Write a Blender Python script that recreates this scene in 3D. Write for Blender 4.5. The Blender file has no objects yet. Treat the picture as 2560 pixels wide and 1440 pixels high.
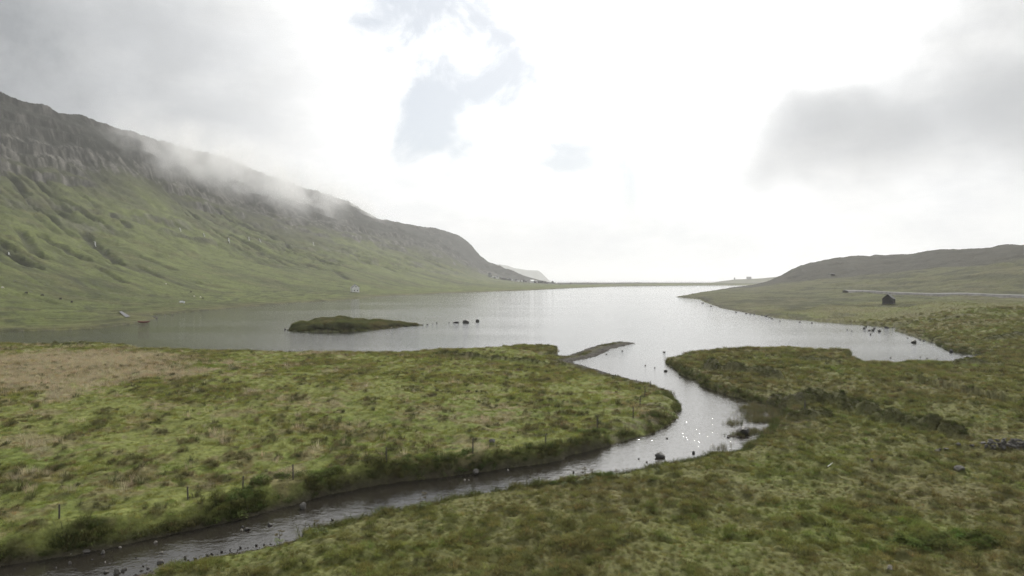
import bpy, bmesh, math, random
import numpy as np
from mathutils import Vector

S = bpy.context.scene
COL = S.collection
rng = np.random.default_rng(11)
random.seed(11)
F, U0, V0, CZ = 1730.0, 1280.0, 700.0, 16.0      # focal length and horizon in photo pixels, camera height in metres

# ------------------------------------------------------------------ camera
cam = bpy.data.cameras.new("camera")
cam.sensor_width = 36.0
cam.lens = F / 2560 * 36.0
cam.shift_y = -20.0 / 2560
cam.clip_start, cam.clip_end = 0.5, 60000
camo = bpy.data.objects.new("camera", cam)
camo.location = (0, 0, CZ)
camo.rotation_euler = (math.radians(90), 0, 0)
COL.objects.link(camo)
S.camera = camo

# ------------------------------------------------------------------ view / render
S.view_settings.view_transform = 'Standard'
S.view_settings.look = 'None'
S.view_settings.exposure = 0.2
S.view_settings.gamma = 1.0
S.view_settings.use_curve_mapping = False
S.render.engine = 'CYCLES'
S.cycles.use_denoising = True
S.cycles.denoising_prefilter = 'FAST'
S.cycles.max_bounces = 4
S.cycles.diffuse_bounces = 2
S.cycles.glossy_bounces = 2
S.cycles.transmission_bounces = 3
S.cycles.volume_bounces = 1
S.cycles.transparent_max_bounces = 6
S.cycles.sample_clamp_indirect = 6.0
S.cycles.volume_step_rate = 1.0
S.cycles.volume_max_steps = 128

# ------------------------------------------------------------------ sun and sky
SUN_EL, SUN_AZ = math.radians(36), math.radians(17)
SUNV = Vector((math.sin(SUN_AZ) * math.cos(SUN_EL), math.cos(SUN_AZ) * math.cos(SUN_EL), math.sin(SUN_EL)))
sun = bpy.data.lights.new("sun", 'SUN')
sun.energy = 2.2
sun.angle = math.radians(2.5)
sun.color = (1.0, 0.95, 0.86)
suno = bpy.data.objects.new("sun", sun)
suno.rotation_euler = (-SUNV).to_track_quat('-Z', 'Y').to_euler()
suno.location = (0, 0, 400)
COL.objects.link(suno)


class NT:
    """small helper for writing node trees"""
    def __init__(self, tree):
        self.t = tree
        self.n, self.l = tree.nodes, tree.links

    def node(self, typ, **kw):
        nd = self.n.new(typ)
        for k, v in kw.items():
            setattr(nd, k, v)
        return nd

    def put(self, sock, v):
        if v is None:
            return
        if hasattr(v, 'is_linked'):
            self.l.new(v, sock)
        else:
            sock.default_value = v

    def math(self, op, a, b=None, c=None, clamp=False):
        nd = self.node('ShaderNodeMath', operation=op, use_clamp=clamp)
        for i, v in enumerate((a, b, c)):
            self.put(nd.inputs[i], v)
        return nd.outputs[0]

    def vmath(self, op, a, b=None, out=0):
        nd = self.node('ShaderNodeVectorMath', operation=op)
        self.put(nd.inputs[0], a)
        if b is not None:
            if op == 'SCALE':
                self.put(nd.inputs[3], b)
            else:
                self.put(nd.inputs[1], b)
        return nd.outputs[out]

    def noise(self, vec, scale, detail=4.0, rough=0.55, out='Fac', dist=0.0):
        nd = self.node('ShaderNodeTexNoise')
        if vec is not None:
            self.put(nd.inputs['Vector'], vec)
        nd.inputs['Scale'].default_value = scale
        nd.inputs['Detail'].default_value = detail
        nd.inputs['Roughness'].default_value = rough
        nd.inputs['Distortion'].default_value = dist
        return nd.outputs[out]

    def maprange(self, v, a, b, c=0.0, d=1.0, smooth=True):
        nd = self.node('ShaderNodeMapRange', interpolation_type='SMOOTHSTEP' if smooth else 'LINEAR')
        self.put(nd.inputs[0], v)
        for i, x in enumerate((a, b, c, d)):
            self.put(nd.inputs[1 + i], x)
        return nd.outputs[0]

    def mix(self, fac, a, b, blend='MIX'):
        nd = self.node('ShaderNodeMix', data_type='RGBA', blend_type=blend)
        self.put(nd.inputs[0], fac)
        self.put(nd.inputs[6], a)
        self.put(nd.inputs[7], b)
        return nd.outputs[2]


def pixdir(u, v):
    d = Vector(((u - U0) / F, 1.0, (V0 - v) / F))
    d.normalize()
    return tuple(d)


world = bpy.data.worlds.new("World")
S.world = world
world.use_nodes = True
w = NT(world.node_tree)
w.n.clear()
tc = w.node('ShaderNodeTexCoord')
DIR = tc.outputs['Generated']
sky = w.node('ShaderNodeTexSky', sky_type='NISHITA')
sky.sun_disc = False
sky.sun_elevation = SUN_EL
sky.sun_rotation = SUN_AZ
clear = w.vmath('SCALE', sky.outputs[0], 0.10)
wn = w.noise(DIR, 3.2, 5.0, 0.6, out='Color')
off = w.vmath('SCALE', w.vmath('SUBTRACT', wn, (0.5, 0.5, 0.5)), 0.20)
DW = w.vmath('NORMALIZE', w.vmath('ADD', DIR, off))
wn2 = w.noise(DIR, 4.2, 3.0, 0.45, out='Color')
DS = w.vmath('NORMALIZE', w.vmath('ADD', DIR, w.vmath('SCALE', w.vmath('SUBTRACT', wn2, (0.5, 0.5, 0.5)), 0.26)))


def blobs(lst, vec, flat=1.0):
    """soft cloud fields round directions, (u, v, inner deg, outer deg, amount); overlaps take the larger"""
    tot = None
    if flat != 1.0:      # flattened clouds: wider than they are tall
        vec = w.vmath('NORMALIZE', w.vmath('MULTIPLY', vec, (1.0, 1.0, flat)))
    for (u, v, rin, rout, amp) in lst:
        c = pixdir(u, v)
        dp = w.vmath('DOT_PRODUCT', vec, tuple(Vector((c[0], c[1], c[2] * flat)).normalized()), out=1)
        ang = w.math('MULTIPLY', w.math('ARCCOSINE', w.math('MINIMUM', dp, 1.0)), 57.29578)
        b = w.maprange(ang, rout, rin, 0.0, amp)
        if tot is None:
            tot = b
        else:
            nd = w.node('ShaderNodeMath', operation='SMOOTH_MAX')
            w.put(nd.inputs[0], tot)
            w.put(nd.inputs[1], b)
            nd.inputs[2].default_value = 0.15
            tot = nd.outputs[0]
    return tot


fb = w.noise(DIR, 5.0, 8.0, 0.60)
fbn = w.maprange(fb, 0.32, 0.68, -1.0, 1.0, smooth=False)
fbl = w.noise(DIR, 1.6, 4.0, 0.55)
fine = w.maprange(w.noise(DIR, 9.0, 9.0, 0.60, dist=0.4), 0.32, 0.68, -1.0, 1.0, smooth=False)
# grey cloud bases seen in the photograph
dark = blobs([(-300, 160, 2, 34, 0.92), (300, 260, 0, 20, 0.42), (450, 40, 0, 20, 0.30)], DW)
dark = w.math('MULTIPLY', dark, w.math('MULTIPLY_ADD', fbn, 0.30, 0.98))
dark2 = blobs([(2000, 395, 0, 11, 0.50), (2110, 375, 0, 13, 0.80), (2230, 385, 0, 13, 0.82), (2350, 350, 0, 13, 0.66), (2490, 320, 0, 15, 0.66), (2660, 320, 0, 22, 0.85), (2700, 60, 0, 26, 0.58), (2330, 40, 0, 17, 0.34)], DS, 1.9)
dark2 = w.maprange(w.math('MULTIPLY_ADD', fbn, 0.13, dark2), -0.08, 1.15, 0.0, 0.74)
dsum = w.math('ADD', dark, dark2)
# the rest of the overcast: broken grey, away from the sun
dp_sun = w.vmath('DOT_PRODUCT', DIR, tuple(SUNV), out=1)
away = w.maprange(dp_sun, 0.80, 0.2, 0.0, 1.0)
dsum = w.math('ADD', dsum, w.math('MULTIPLY', away, w.maprange(fbl, 0.35, 0.65, 0.10, 0.50)), clamp=True)
lowv = w.vmath('MULTIPLY', DIR, (1.0, 1.0, 3.2))          # cloud layers flatten towards the horizon
fl = w.noise(lowv, 4.0, 8.0, 0.62)
wv = w.math('ADD', w.math('MULTIPLY', w.maprange(fb, 0.35, 0.65, 0.0, 1.0), 0.5), w.math('MULTIPLY', w.maprange(fl, 0.36, 0.64, 0.0, 1.0), 0.5))
white = w.mix(wv, (0.68, 0.695, 0.71, 1), (0.94, 0.94, 0.925, 1))
cloudcol = w.mix(dsum, white, (0.31, 0.325, 0.34, 1))
glow = w.math('MULTIPLY', w.math('MULTIPLY', w.math('POWER', w.math('MAXIMUM', dp_sun, 0.0), 8.0), w.maprange(w.vmath('DOT_PRODUCT', DIR, (0, 0, 1), out=1), 0.03, 0.28, 0.0, 2.7)), w.math('POWER', w.math('SUBTRACT', 1.0, w.math('MINIMUM', dsum, 1.0)), 4.0))
cloudcol = w.vmath('ADD', cloudcol, w.vmath('SCALE', (1.0, 0.985, 0.95), glow))
# thin places where the blue shows
hole = blobs([(1080, -150, 3, 10, 1.0), (1190, -50, 2, 8, 0.95), (1000, 0, 2, 8, 0.95), (1140, 120, 3, 10, 1.05), (1070, 230, 1, 7, 0.9),
              (1420, 390, 0, 5, 0.55), (1600, 480, 0, 7, 0.45), (820, 450, 0, 3.5, 0.55)], DW)
hgate = w.maprange(hole, 0.03, 0.3, 0.0, 1.0)
hole = w.math('MULTIPLY', hgate, w.maprange(w.math('MULTIPLY_ADD', fine, 0.50, hole), 0.15, 1.05, 0.0, 0.95))
bluish = w.mix(0.74, clear, (0.60, 0.63, 0.66, 1))
allc = w.mix(hole, cloudcol, bluish)
bg = w.node('ShaderNodeBackground')
w.put(bg.inputs[0], allc)
bg.inputs[1].default_value = 1.0
wo = w.node('ShaderNodeOutputWorld')
w.l.new(bg.outputs[0], wo.inputs[0])

# ------------------------------------------------------------------ numpy helpers
_perm = {}


def pn(x, y, seed=0):
    if seed not in _perm:
        r = np.random.default_rng(1000 + seed)
        p = r.permutation(256)
        a = r.random(256) * 2 * np.pi
        _perm[seed] = (np.concatenate([p, p]), np.cos(a).astype(np.float32), np.sin(a).astype(np.float32))
    p, gx, gy = _perm[seed]
    xf, yf = np.floor(x), np.floor(y)
    xi, yi = xf.astype(np.int64) & 255, yf.astype(np.int64) & 255
    fx, fy = (x - xf).astype(np.float32), (y - yf).astype(np.float32)
    sx, sy = fx * fx * fx * (fx * (fx * 6 - 15) + 10), fy * fy * fy * (fy * (fy * 6 - 15) + 10)

    def g(ix, iy, ax, ay):
        h = p[p[ix & 255] + (iy & 255)]
        return gx[h] * ax + gy[h] * ay
    a = g(xi, yi, fx, fy)
    b = g(xi + 1, yi, fx - 1, fy)
    c = g(xi, yi + 1, fx, fy - 1)
    d = g(xi + 1, yi + 1, fx - 1, fy - 1)
    return ((a + (b - a) * sx) * (1 - sy) + (c + (d - c) * sx) * sy) * 1.5


def fbm(x, y, wl, oct=4, seed=0, gain=0.5):
    t = np.zeros(np.shape(x), np.float32)
    a, f = 1.0, 1.0 / wl
    for i in range(oct):
        t += a * pn(x * f + 17.3 * i, y * f - 9.1 * i, seed + i)
        a *= gain
        f *= 2.03
    return t


def sstep(x, a, b):
    t = np.clip((x - a) / (b - a), 0, 1)
    return t * t * (3 - 2 * t)


def lerp(a, b, t):
    return a + (b - a) * t


def mixc(c, rgb, t):
    return c + (np.asarray(rgb, np.float32) - c) * np.asarray(t, np.float32)[..., None]


def G(u, v, z=0.0):
    d = (CZ - z) * F / (v - V0)
    return ((u - U0) / F * d, d)


def pchip(xk, yk, x):
    h = np.diff(xk)
    dl = np.diff(yk) / h
    m = np.zeros_like(yk)
    w1, w2 = 2 * h[1:] + h[:-1], h[1:] + 2 * h[:-1]
    ok = dl[:-1] * dl[1:] > 0
    with np.errstate(divide='ignore', invalid='ignore'):
        m[1:-1] = np.where(ok, (w1 + w2) / (w1 / dl[:-1] + w2 / dl[1:]), 0)
    m[0], m[-1] = dl[0], dl[-1]
    x = np.clip(x, xk[0], xk[-1])
    i = np.clip(np.searchsorted(xk, x) - 1, 0, len(xk) - 2)
    t = (x - xk[i]) / h[i]
    t2, t3 = t * t, t * t * t
    return ((2 * t3 - 3 * t2 + 1) * yk[i] + (t3 - 2 * t2 + t) * h[i] * m[i]
            + (-2 * t3 + 3 * t2) * yk[i + 1] + (t3 - t2) * h[i] * m[i + 1])


# ------------------------------------------------------------------ shorelines, read off the photograph as points on the water or on a bank top
# each run: (bank-top height used for projection, bank height, bank width, beach amount, [(u, v) ...])
SH_A = [   # the meadow between lake and river
    (0.7, 0.7, 1.2, 0.0, [(-500, 845), (-200, 850), (0, 858), (90, 862), (180, 858), (260, 857), (335, 862), (350, 870), (480, 873), (620, 877), (800, 879), (1000, 880)]),
    (1.0, 1.0, 1.0, 0.0, [(1080, 873), (1200, 868), (1300, 862), (1352, 858), (1380, 862)]),
    (0.0, 1.0, 0.5, 0.0, [(1391, 872), (1392, 888)]),
    (0.0, 0.30, 1.8, 1.0, [(1402, 892), (1430, 885.5), (1452, 878), (1472, 870), (1492, 863), (1522, 857.5), (1556, 855.5), (1594, 857), (1574, 862.5), (1552, 867), (1534, 872.5), (1514, 881), (1490, 891), (1466, 897), (1448, 901), (1436, 905)]),
    (0.0, 0.45, 1.8, 1.0, [(1442, 909), (1490, 924), (1530, 937), (1600, 954), (1632, 963)]),
    (0.0, 0.9, 2.0, 0.25, [(1662, 979), (1686, 984), (1690, 1000), (1712, 1015), (1702, 1036), (1690, 1052), (1670, 1066), (1640, 1080), (1600, 1092), (1550, 1107)]),
    (0.0, 1.45, 0.8, 0.0, [(1500, 1121), (1440, 1137), (1390, 1152), (1320, 1165), (1200, 1181), (1100, 1195), (1000, 1206), (900, 1222), (830, 1236), (770, 1252)]),
    (0.0, 1.5, 1.3, 0.0, [(700, 1270), (600, 1298), (500, 1320), (400, 1342), (300, 1364), (200, 1384), (100, 1402), (0, 1417), (-300, 1475), (-900, 1600)]),
]
CL_A = [(-700, 25), (-700, 190)]
SH_B = [   # right-hand land: foreground moor, peninsula, bay and far shore
    (0.0, 0.5, 1.6, 1.0, [(-600, 1720), (0, 1540), (300, 1452), (420, 1420), (520, 1394), (620, 1376), (690, 1364)]),
    (0.5, 0.6, 1.2, 0.1, [(760, 1332), (830, 1314), (900, 1298), (980, 1281), (1060, 1262), (1150, 1247), (1250, 1228), (1350, 1210), (1450, 1198), (1560, 1186), (1640, 1167), (1700, 1155), (1760, 1143)]),
    (0.0, 0.5, 2.0, 0.2, [(1800, 1140), (1850, 1130), (1880, 1115), (1890, 1102), (1914, 1087), (1920, 1070), (1926, 1057), (1950, 1050), (1958, 1043), (1938, 1022), (1900, 1008)]),
    (0.0, 1.1, 1.2, 0.1, [(1858, 998), (1800, 982), (1750, 966), (1738, 950), (1700, 936), (1690, 922), (1672, 912)]),
    (0.0, 0.5, 1.5, 0.0, [(1658, 903)]),
    (1.1, 1.1, 1.2, 0.0, [(1692, 893), (1702, 885), (1730, 880), (1800, 871), (1880, 868), (1990, 866), (2060, 874), (2118, 876)]),
    (0.0, 1.1, 0.5, 0.0, [(2127, 880), (2126, 902)]),
    (0.5, 0.5, 1.0, 0.0, [(2180, 907), (2260, 906), (2290, 903), (2400, 906), (2412, 898), (2450, 891)]),
    (0.0, 0.7, 1.6, 0.3, [(2468, 890), (2380, 878), (2352, 868), (2330, 856), (2272, 838), (2232, 826), (2268, 817), (2230, 818), (2130, 810), (2060, 805), (1940, 795)]),
    (0.0, 1.0, 4.0, 0.4, [(1870, 783), (1800, 770), (1770, 758), (1752, 748)]),
    (0.0, 1.2, 5.0, 0.4, [(1690, 742.5), (1740, 736), (1790, 728.5), (1820, 725.5), (1850, 722), (1880, 718), (1885, 716)]),
]
CL_B = [(1300, 2300), (6000, 3600), (6000, 2), (-40, 2), (-80, 12)]
SH_L = [   # lake shore under the mountain and the far strip
    (0.0, 0.6, 4.0, 0.3, [(-900, 850), (-300, 838), (0, 829), (150, 826), (240, 822), (330, 811), (378, 803), (392, 795), (360, 788), (430, 785), (520, 777), (610, 768), (700, 760), (800, 754), (880, 749), (930, 743), (950, 742)]),
    (0.0, 1.0, 8.0, 0.4, [(1020, 738), (1100, 734), (1200, 730), (1300, 727), (1380, 723), (1440, 720), (1500, 717.5), (1560, 715.5), (1640, 714.5), (1700, 714), (1800, 713.2), (1890, 713)]),
]
CL_L = [(3000, 2400), (6000, 5200), (-9000, 5200), (-9000, 184)]
SH_I = [(0.0, 1.2, 3.0, 0.1, [(716, 826), (745, 828.5)]), (0.0, 2.2, 4.0, 0.1, [(790, 829.5), (830, 829.5), (880, 828)]), (0.0, 1.3, 4.0, 0.1, [(920, 826), (960, 822)]), (0.0, 0.35, 3.0, 0.2, [(1010, 816.5), (1062, 812.5), (1020, 811)]), (0.0, 1.3, 4.0, 0.1, [(960, 809.5)]), (0.0, 2.2, 4.0, 0.1, [(880, 808), (800, 809)]), (0.0, 1.2, 3.0, 0.1, [(740, 815), (722, 821)])]
SH_W = [(0.0, 0.12, 0.8, 0.6, [(1818, 1091), (1850, 1087), (1872, 1087), (1862, 1092), (1835, 1094)])]

SEGS = []      # x0,y0,x1,y1,bh0,bw0,be0,bh1,bw1,be1


def shore(runs, closure, closed=False):
    pts = []
    for (z, bh, bw, be, uv) in runs:
        for (u, v) in uv:
            x, y = G(u, v, z)
            if z > 0:
                y += bw * 0.8      # the waterline lies behind the bank top that the photograph shows
            pts.append((x, y, bh, bw, be))
    n = len(pts)
    for i in range(n if closed else n - 1):
        a, b = pts[i], pts[(i + 1) % n]
        SEGS.append((a[0], a[1], b[0], b[1], a[2], a[3], a[4], b[2], b[3], b[4]))
    return np.array([(p[0], p[1]) for p in pts] + list(closure), np.float64)


POLY = [shore(SH_A, CL_A), shore(SH_B, CL_B), shore(SH_L, CL_L), shore(SH_I, [], True)]
POLY += [shore([r], [], True) for r in SH_W]


def inside(poly, x, y):
    res = np.zeros(x.shape, bool)
    n = len(poly)
    lo, hi = poly.min(0), poly.max(0)
    m = (x >= lo[0]) & (x <= hi[0]) & (y >= lo[1]) & (y <= hi[1])
    xs, ys = x[m], y[m]
    r = np.zeros(xs.shape, bool)
    for i in range(n):
        x0, y0 = poly[i]
        x1, y1 = poly[(i + 1) % n]
        if y0 == y1:
            continue
        c = ((y0 > ys) != (y1 > ys)) & (xs < (x1 - x0) * (ys - y0) / (y1 - y0) + x0)
        r ^= c
    res[m] = r
    return res


# ------------------------------------------------------------------ terrain grid: a fan of columns (constant x/y) and rows (constant y)
ucols = np.concatenate([np.arange(-900, -80, 24), np.arange(-80, 2640, 3.1), np.arange(2640, 3480, 24)]).astype(np.float64)
vrow = np.arange(1468, 800, -1.65)
drow = np.concatenate([np.linspace(14, 35.6, 26)[:-1], CZ * F / (vrow - V0),
                       np.arange(279, 1300, 4.2), np.arange(1300, 2850, 8.0), np.linspace(2850, 4200, 40)])
NR, NC = len(drow), len(ucols)
UU, DD = np.meshgrid(ucols, drow)
X = ((UU - U0) / F * DD)
Y = DD.copy()

# warp the plan position used for the shoreline test so edges are ragged
near = np.clip(DD / 120.0, 0.35, 6.0)
xw = X + (fbm(X, Y, 2.6, 3, 5) * 0.42 + fbm(X, Y, 14.0, 2, 8) * 0.35) * near ** 0.6
yw = Y + (fbm(X + 77, Y, 2.6, 3, 6) * 0.42 + fbm(X, Y + 55, 14.0, 2, 9) * 0.35) * near ** 0.6

land = np.zeros(X.shape, np.int8)
for k, p in enumerate(POLY):
    land[inside(p, xw, yw)] = k + 1
    if k >= 4:
        land[land == k + 1] = 5
dist = np.full(X.shape, 60.0, np.float32)
sw = np.full(X.shape, 1e-9, np.float64)
sb = [np.zeros(X.shape), np.zeros(X.shape), np.zeros(X.shape)]
xf_, yf_ = xw.ravel(), yw.ravel()
df_, sw_ = dist.ravel(), sw.ravel()
sb_ = [a.ravel() for a in sb]
MARG = 26.0
for s in SEGS:
    x0, y0, x1, y1 = s[:4]
    mg = MARG if max(y0, y1) < 400 else 60.0
    # rows are constant y, so cut by row first
    r0 = max(0, np.searchsorted(drow, min(y0, y1) - mg) - 1)
    r1 = min(NR, np.searchsorted(drow, max(y0, y1) + mg) + 1)
    if r1 <= r0:
        continue
    sl = slice(r0 * NC, r1 * NC)
    xs, ys = xf_[sl], yf_[sl]
    m = np.nonzero((xs > min(x0, x1) - mg) & (xs < max(x0, x1) + mg))[0]
    if len(m) == 0:
        continue
    ax, ay = xs[m] - x0, ys[m] - y0
    ex, ey = x1 - x0, y1 - y0
    t = np.clip((ax * ex + ay * ey) / (ex * ex + ey * ey + 1e-9), 0, 1)
    d2 = (ax - t * ex) ** 2 + (ay - t * ey) ** 2
    idx = m + r0 * NC
    df_[idx] = np.minimum(df_[idx], np.sqrt(d2))
    wgt = 1.0 / (d2 + 0.25) ** 1.6
    sw_[idx] += wgt
    for j in range(3):
        sb_[j][idx] += wgt * (s[4 + j] + (s[7 + j] - s[4 + j]) * t)
BH = np.where(sw > 1e-8, sb[0] / sw, 1.0)
BW = np.where(sw > 1e-8, sb[1] / sw, 2.0)
BE = np.where(sw > 1e-8, sb[2] / sw, 0.0)
isl = land > 0
sdf = np.where(isl, dist, -dist)


# ------------------------------------------------------------------ big relief: levels read off the photograph, (v, distance) per column
def hv(v, d):
    return CZ + (V0 - v) / F * d


LEFT = {   # u: shore d, then (v, d) toe, mid, band, cliff foot, cliff top ; ridge comes from RIDGE
    -900: (190, (775, 270), (600, 430), (480, 540), (330, 680), (180, 740), 820),
    -300: (200, (778, 280), (608, 460), (495, 590), (365, 730), (235, 800), 890),
    0: (212, (779, 300), (620, 520), (520, 680), (402, 830), (290, 920), 1013),
    350: (250, (765, 400), (640, 700), (535, 900), (438, 1080), (372, 1150), 1250),
    600: (385, (745, 560), (660, 850), (600, 1050), (522, 1400), (452, 1550), 1700),
    880: (565, (731, 720), (682, 1000), (640, 1250), (582, 1700), (547, 1900), 2150),
    1100: (820, (721, 1050), (697, 1300), (672, 1550), (632, 2000), (602, 2250), 2600),
    1220: (930, (718, 1200), (709, 1500), (701, 1800), (690, 2100), (674, 2400), 2650),
    1300: (1015, (718, 1300), (713, 1600), (709, 1800), (705, 2000), (699, 2250), 2450),
    1385: (1210, (716, 1500), (714, 1650), (713, 1750), (711.5, 1900), (710.5, 2000), 2100),
    1500: (1582, (714, 1750), (712.5, 1850), (711.5, 1950), (710.5, 2050), (710, 2100), 2200),
    1650: (1900, (711.5, 2000), (710, 2080), (709.5, 2140), (709, 2200), (708.6, 2260), 2330),
    1890: (2120, (711, 2180), (710, 2230), (709.5, 2270), (709, 2320), (708.5, 2370), 2430),
    3480: (2400, (708, 2480), (707, 2520), (706.5, 2560), (706, 2600), (705.5, 2650), 2700),
}
RIDGE_L = [(-900, 60), (-300, 165), (-80, 222), (0, 240), (40, 255), (90, 265), (130, 282), (200, 300), (260, 318), (300, 331), (350, 346), (400, 358),
           (450, 372), (520, 386), (580, 404), (640, 428), (700, 452), (750, 470), (800, 482), (850, 499), (900, 524), (945, 550),
           (1000, 560), (1060, 572), (1090, 573), (1130, 583), (1160, 597), (1180, 616), (1200, 640), (1220, 655), (1250, 667),
           (1290, 682), (1320, 693), (1350, 701), (1385, 708), (1410, 709.5), (1440, 707.5), (1470, 707), (1500, 709), (1540, 708), (1600, 706.5), (1640, 707.5), (1700, 708.5),
           (1780, 709), (1890, 708), (3480, 705)]
RIGHT = {   # u: shore d, (v,d) field, road, slope, crest, dip ; ridge
    1740: (470, (748, 540), (741, 620), (734, 760), (729, 900), (727, 950), 985),
    1790: (440, (752, 500), (742, 580), (732, 760), (726.5, 980), (724, 1060), 1110),
    1880: (326, (752, 470), (738, 600), (728, 800), (720, 980), (718, 1050), 1110),
    1960: (285, (765, 380), (742, 520), (720, 760), (710, 900), (706, 960), 1150),
    2050: (263, (770, 340), (738, 500), (712, 730), (700, 830), (695, 900), 1150),
    2215: (240, (761, 340), (739.5, 450), (705, 650), (688, 780), (682, 850), 1100),
    2400: (160, (790, 250), (745, 400), (695, 560), (670, 690), (664, 770), 1000),
    2560: (150, (800, 225), (751, 370), (680, 520), (651, 640), (646, 710), 900),
    2800: (150, (800, 225), (757, 345), (665, 480), (625, 590), (620, 650), 830),
    3480: (150, (800, 225), (770, 300), (640, 440), (590, 540), (585, 600), 760),
}
RIDGE_R = [(1740, 726.5), (1790, 723), (1840, 719), (1880, 714), (1920, 705), (1950, 694), (1980, 678), (2000, 668), (2030, 660), (2060, 653), (2090, 646),
           (2110, 645.5), (2140, 641), (2170, 644), (2195, 640), (2215, 642), (2260, 639), (2300, 634), (2340, 628), (2370, 626),
           (2400, 627), (2440, 624), (2480, 622), (2510, 616), (2530, 614), (2560, 616), (2640, 608), (2800, 596), (3480, 570)]


def smooth1(a, k):
    if k < 2:
        return a
    ker = np.hanning(k + 2)[1:-1]
    ker /= ker.sum()
    return np.convolve(np.pad(a, (k, k), 'edge'), ker, 'same')[k:-k]


def build_relief(tab, ridge, kd=41):
    us = sorted(tab)
    dl = [np.interp(ucols, us, [tab[u][0] for u in us])]
    hl = [np.zeros(NC)]
    for k in range(1, 6):
        dk = smooth1(np.interp(ucols, us, [tab[u][k][1] for u in us]), kd)
        hk = smooth1(np.interp(ucols, us, [hv(*tab[u][k]) for u in us]), kd)
        dl.append(dk)
        hl.append(hk)
    dr = smooth1(np.interp(ucols, us, [tab[u][6] for u in us]), kd)
    vr = np.interp(ucols, [r[0] for r in ridge], [r[1] for r in ridge])
    vr = smooth1(vr, 5)
    dl.append(dr)
    hl.append(hv(vr, dr))
    dl.append(dr + 60)
    hl.append(hl[6] * 0.97 - 1.0)
    dl.append(dr + 700)
    hl.append(hl[6] * 0.55 - 6)
    dl.append(dr + 1500)
    hl.append(np.full(NC, -6.0))
    dl, hl = np.array(dl), np.array(hl)
    for k in range(1, len(dl)):
        dl[k] = np.maximum(dl[k], dl[k - 1] + 4)
    for k in range(1, 6):
        hl[k] = np.maximum(hl[k], hl[k - 1] + 0.02) if ridge is RIDGE_L else hl[k]
    H = np.zeros((NR, NC))
    T = np.zeros((NR, NC))
    kk = np.arange(len(dl), dtype=float)
    for c in range(NC):
        H[:, c] = pchip(dl[:, c], hl[:, c], drow)
        T[:, c] = np.interp(drow, dl[:, c], kk)
    return H, T


HL, TL = build_relief(LEFT, RIDGE_L)
HR, TR = build_relief(RIGHT, RIDGE_R)
mL = (land == 3)
mR = (land == 2) & (UU > 1680)
HL = np.where(mL, HL, 0.0)
HR = np.where(mR, np.maximum(HR, 0) * sstep(UU, 1690, 1770), 0.0)
MT = sstep(HL, 12, 60) * mL                     # how mountainous

# -- mountain detail: gullies down the fall line, rock terraces, cliffs
gdx, gdy = 0.86, -0.51
qa = -X * gdy + Y * gdx                          # across the gullies
la = X * gdx + Y * gdy                           # down the gullies
qq = qa + fbm(X, Y, 190, 3, 21) * 14
gn = fbm(qq, la * 0.10, 62, 4, 24, 0.55)
gn2 = fbm(qq + 300, la * 0.07, 30, 3, 27, 0.5)
gully = np.maximum(np.clip(1 - np.abs(gn) * 4.2, 0, 1) ** 2, 0.55 * np.clip(1 - np.abs(gn2) * 5.0, 0, 1) ** 2)
gmask = sstep(fbm(qa, la * 0.35, 170, 2, 28), -0.4, 0.3) * sstep(TL, 1.02, 1.5) * (1 - sstep(TL, 3.6, 4.3))
gully *= gmask
ledge_w = fbm(qa, la, 90, 4, 31, 0.6) * 9
terr = np.zeros_like(X)
rock = np.zeros_like(X)
for step, tlo, thi, amp, ph in ((22.0, 2.4, 3.35, 0.30, 3.0), (26.0, 3.5, 6.0, 0.45, 0.0)):
    z = HL + ledge_w + ph
    fr = z / step - np.floor(z / step)
    on = sstep(TL, tlo, tlo + 0.25) * (1 - sstep(TL, thi - 0.3, thi))
    breakup = sstep(fbm(qa + step * 13, la * 0.6, 130, 3, 40 + int(step)), -0.45, 0.15)
    st = sstep(fr, 0.30, 0.58)
    terr += (st - fr) * step * amp * on * breakup
    rock = np.maximum(rock, sstep(fr, 0.26, 0.34) * (1 - sstep(fr, 0.54, 0.64)) * on * breakup)
cliff = sstep(TL, 3.92, 4.05) * (1 - sstep(TL, 4.45, 4.8)) * (1 - sstep(UU, 640, 1000) * 0.6)
rockn = fbm(qa, la, 26, 4, 51)
colm = fbm(qa + fbm(X, Y, 40, 2, 57) * 6, HL * 0.22, 7.0, 4, 55, 0.65)
rock = np.clip(np.maximum(rock, cliff * sstep(colm + rockn, -0.5, 0.35)), 0, 1) * mL
HM = HL + (terr * MT - gully * 9.0 * MT * np.clip(HL / 40, 0.25, 1.0)
           + fbm(X, Y, 120, 4, 60) * 5.0 * MT * (1 - sstep(TL, 5.3, 6.0) * 0.75) + fbm(X, Y, 24, 4, 64, 0.6) * 2.4 * MT
           + (np.abs(colm) * 1.8 + rockn * 2.2) * np.maximum(cliff * 0.7, rock * 0.5) * MT)
HL = np.where(mL, HM, HL)
toe = mL & (HL < 14)
HL += np.where(toe, (fbm(X, Y, 38, 3, 70) * 0.9 + fbm(X, Y, 8, 3, 73) * 0.45) * np.clip(sdf / 30, 0, 1), 0)
# ditches and gullies of the green lower slope, drawn as polylines
# -- right hill detail
HR += np.where(mR, (fbm(X, Y, 70, 4, 80) * 2.6 + fbm(X, Y, 18, 3, 84) * 0.9) * np.clip(HR / 12, 0, 1)
               + fbm(X, Y, 24, 3, 88) * 0.55 * np.clip((DD - 170) / 80, 0, 1) * np.clip(sdf / 10, 0, 1), 0)


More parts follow.
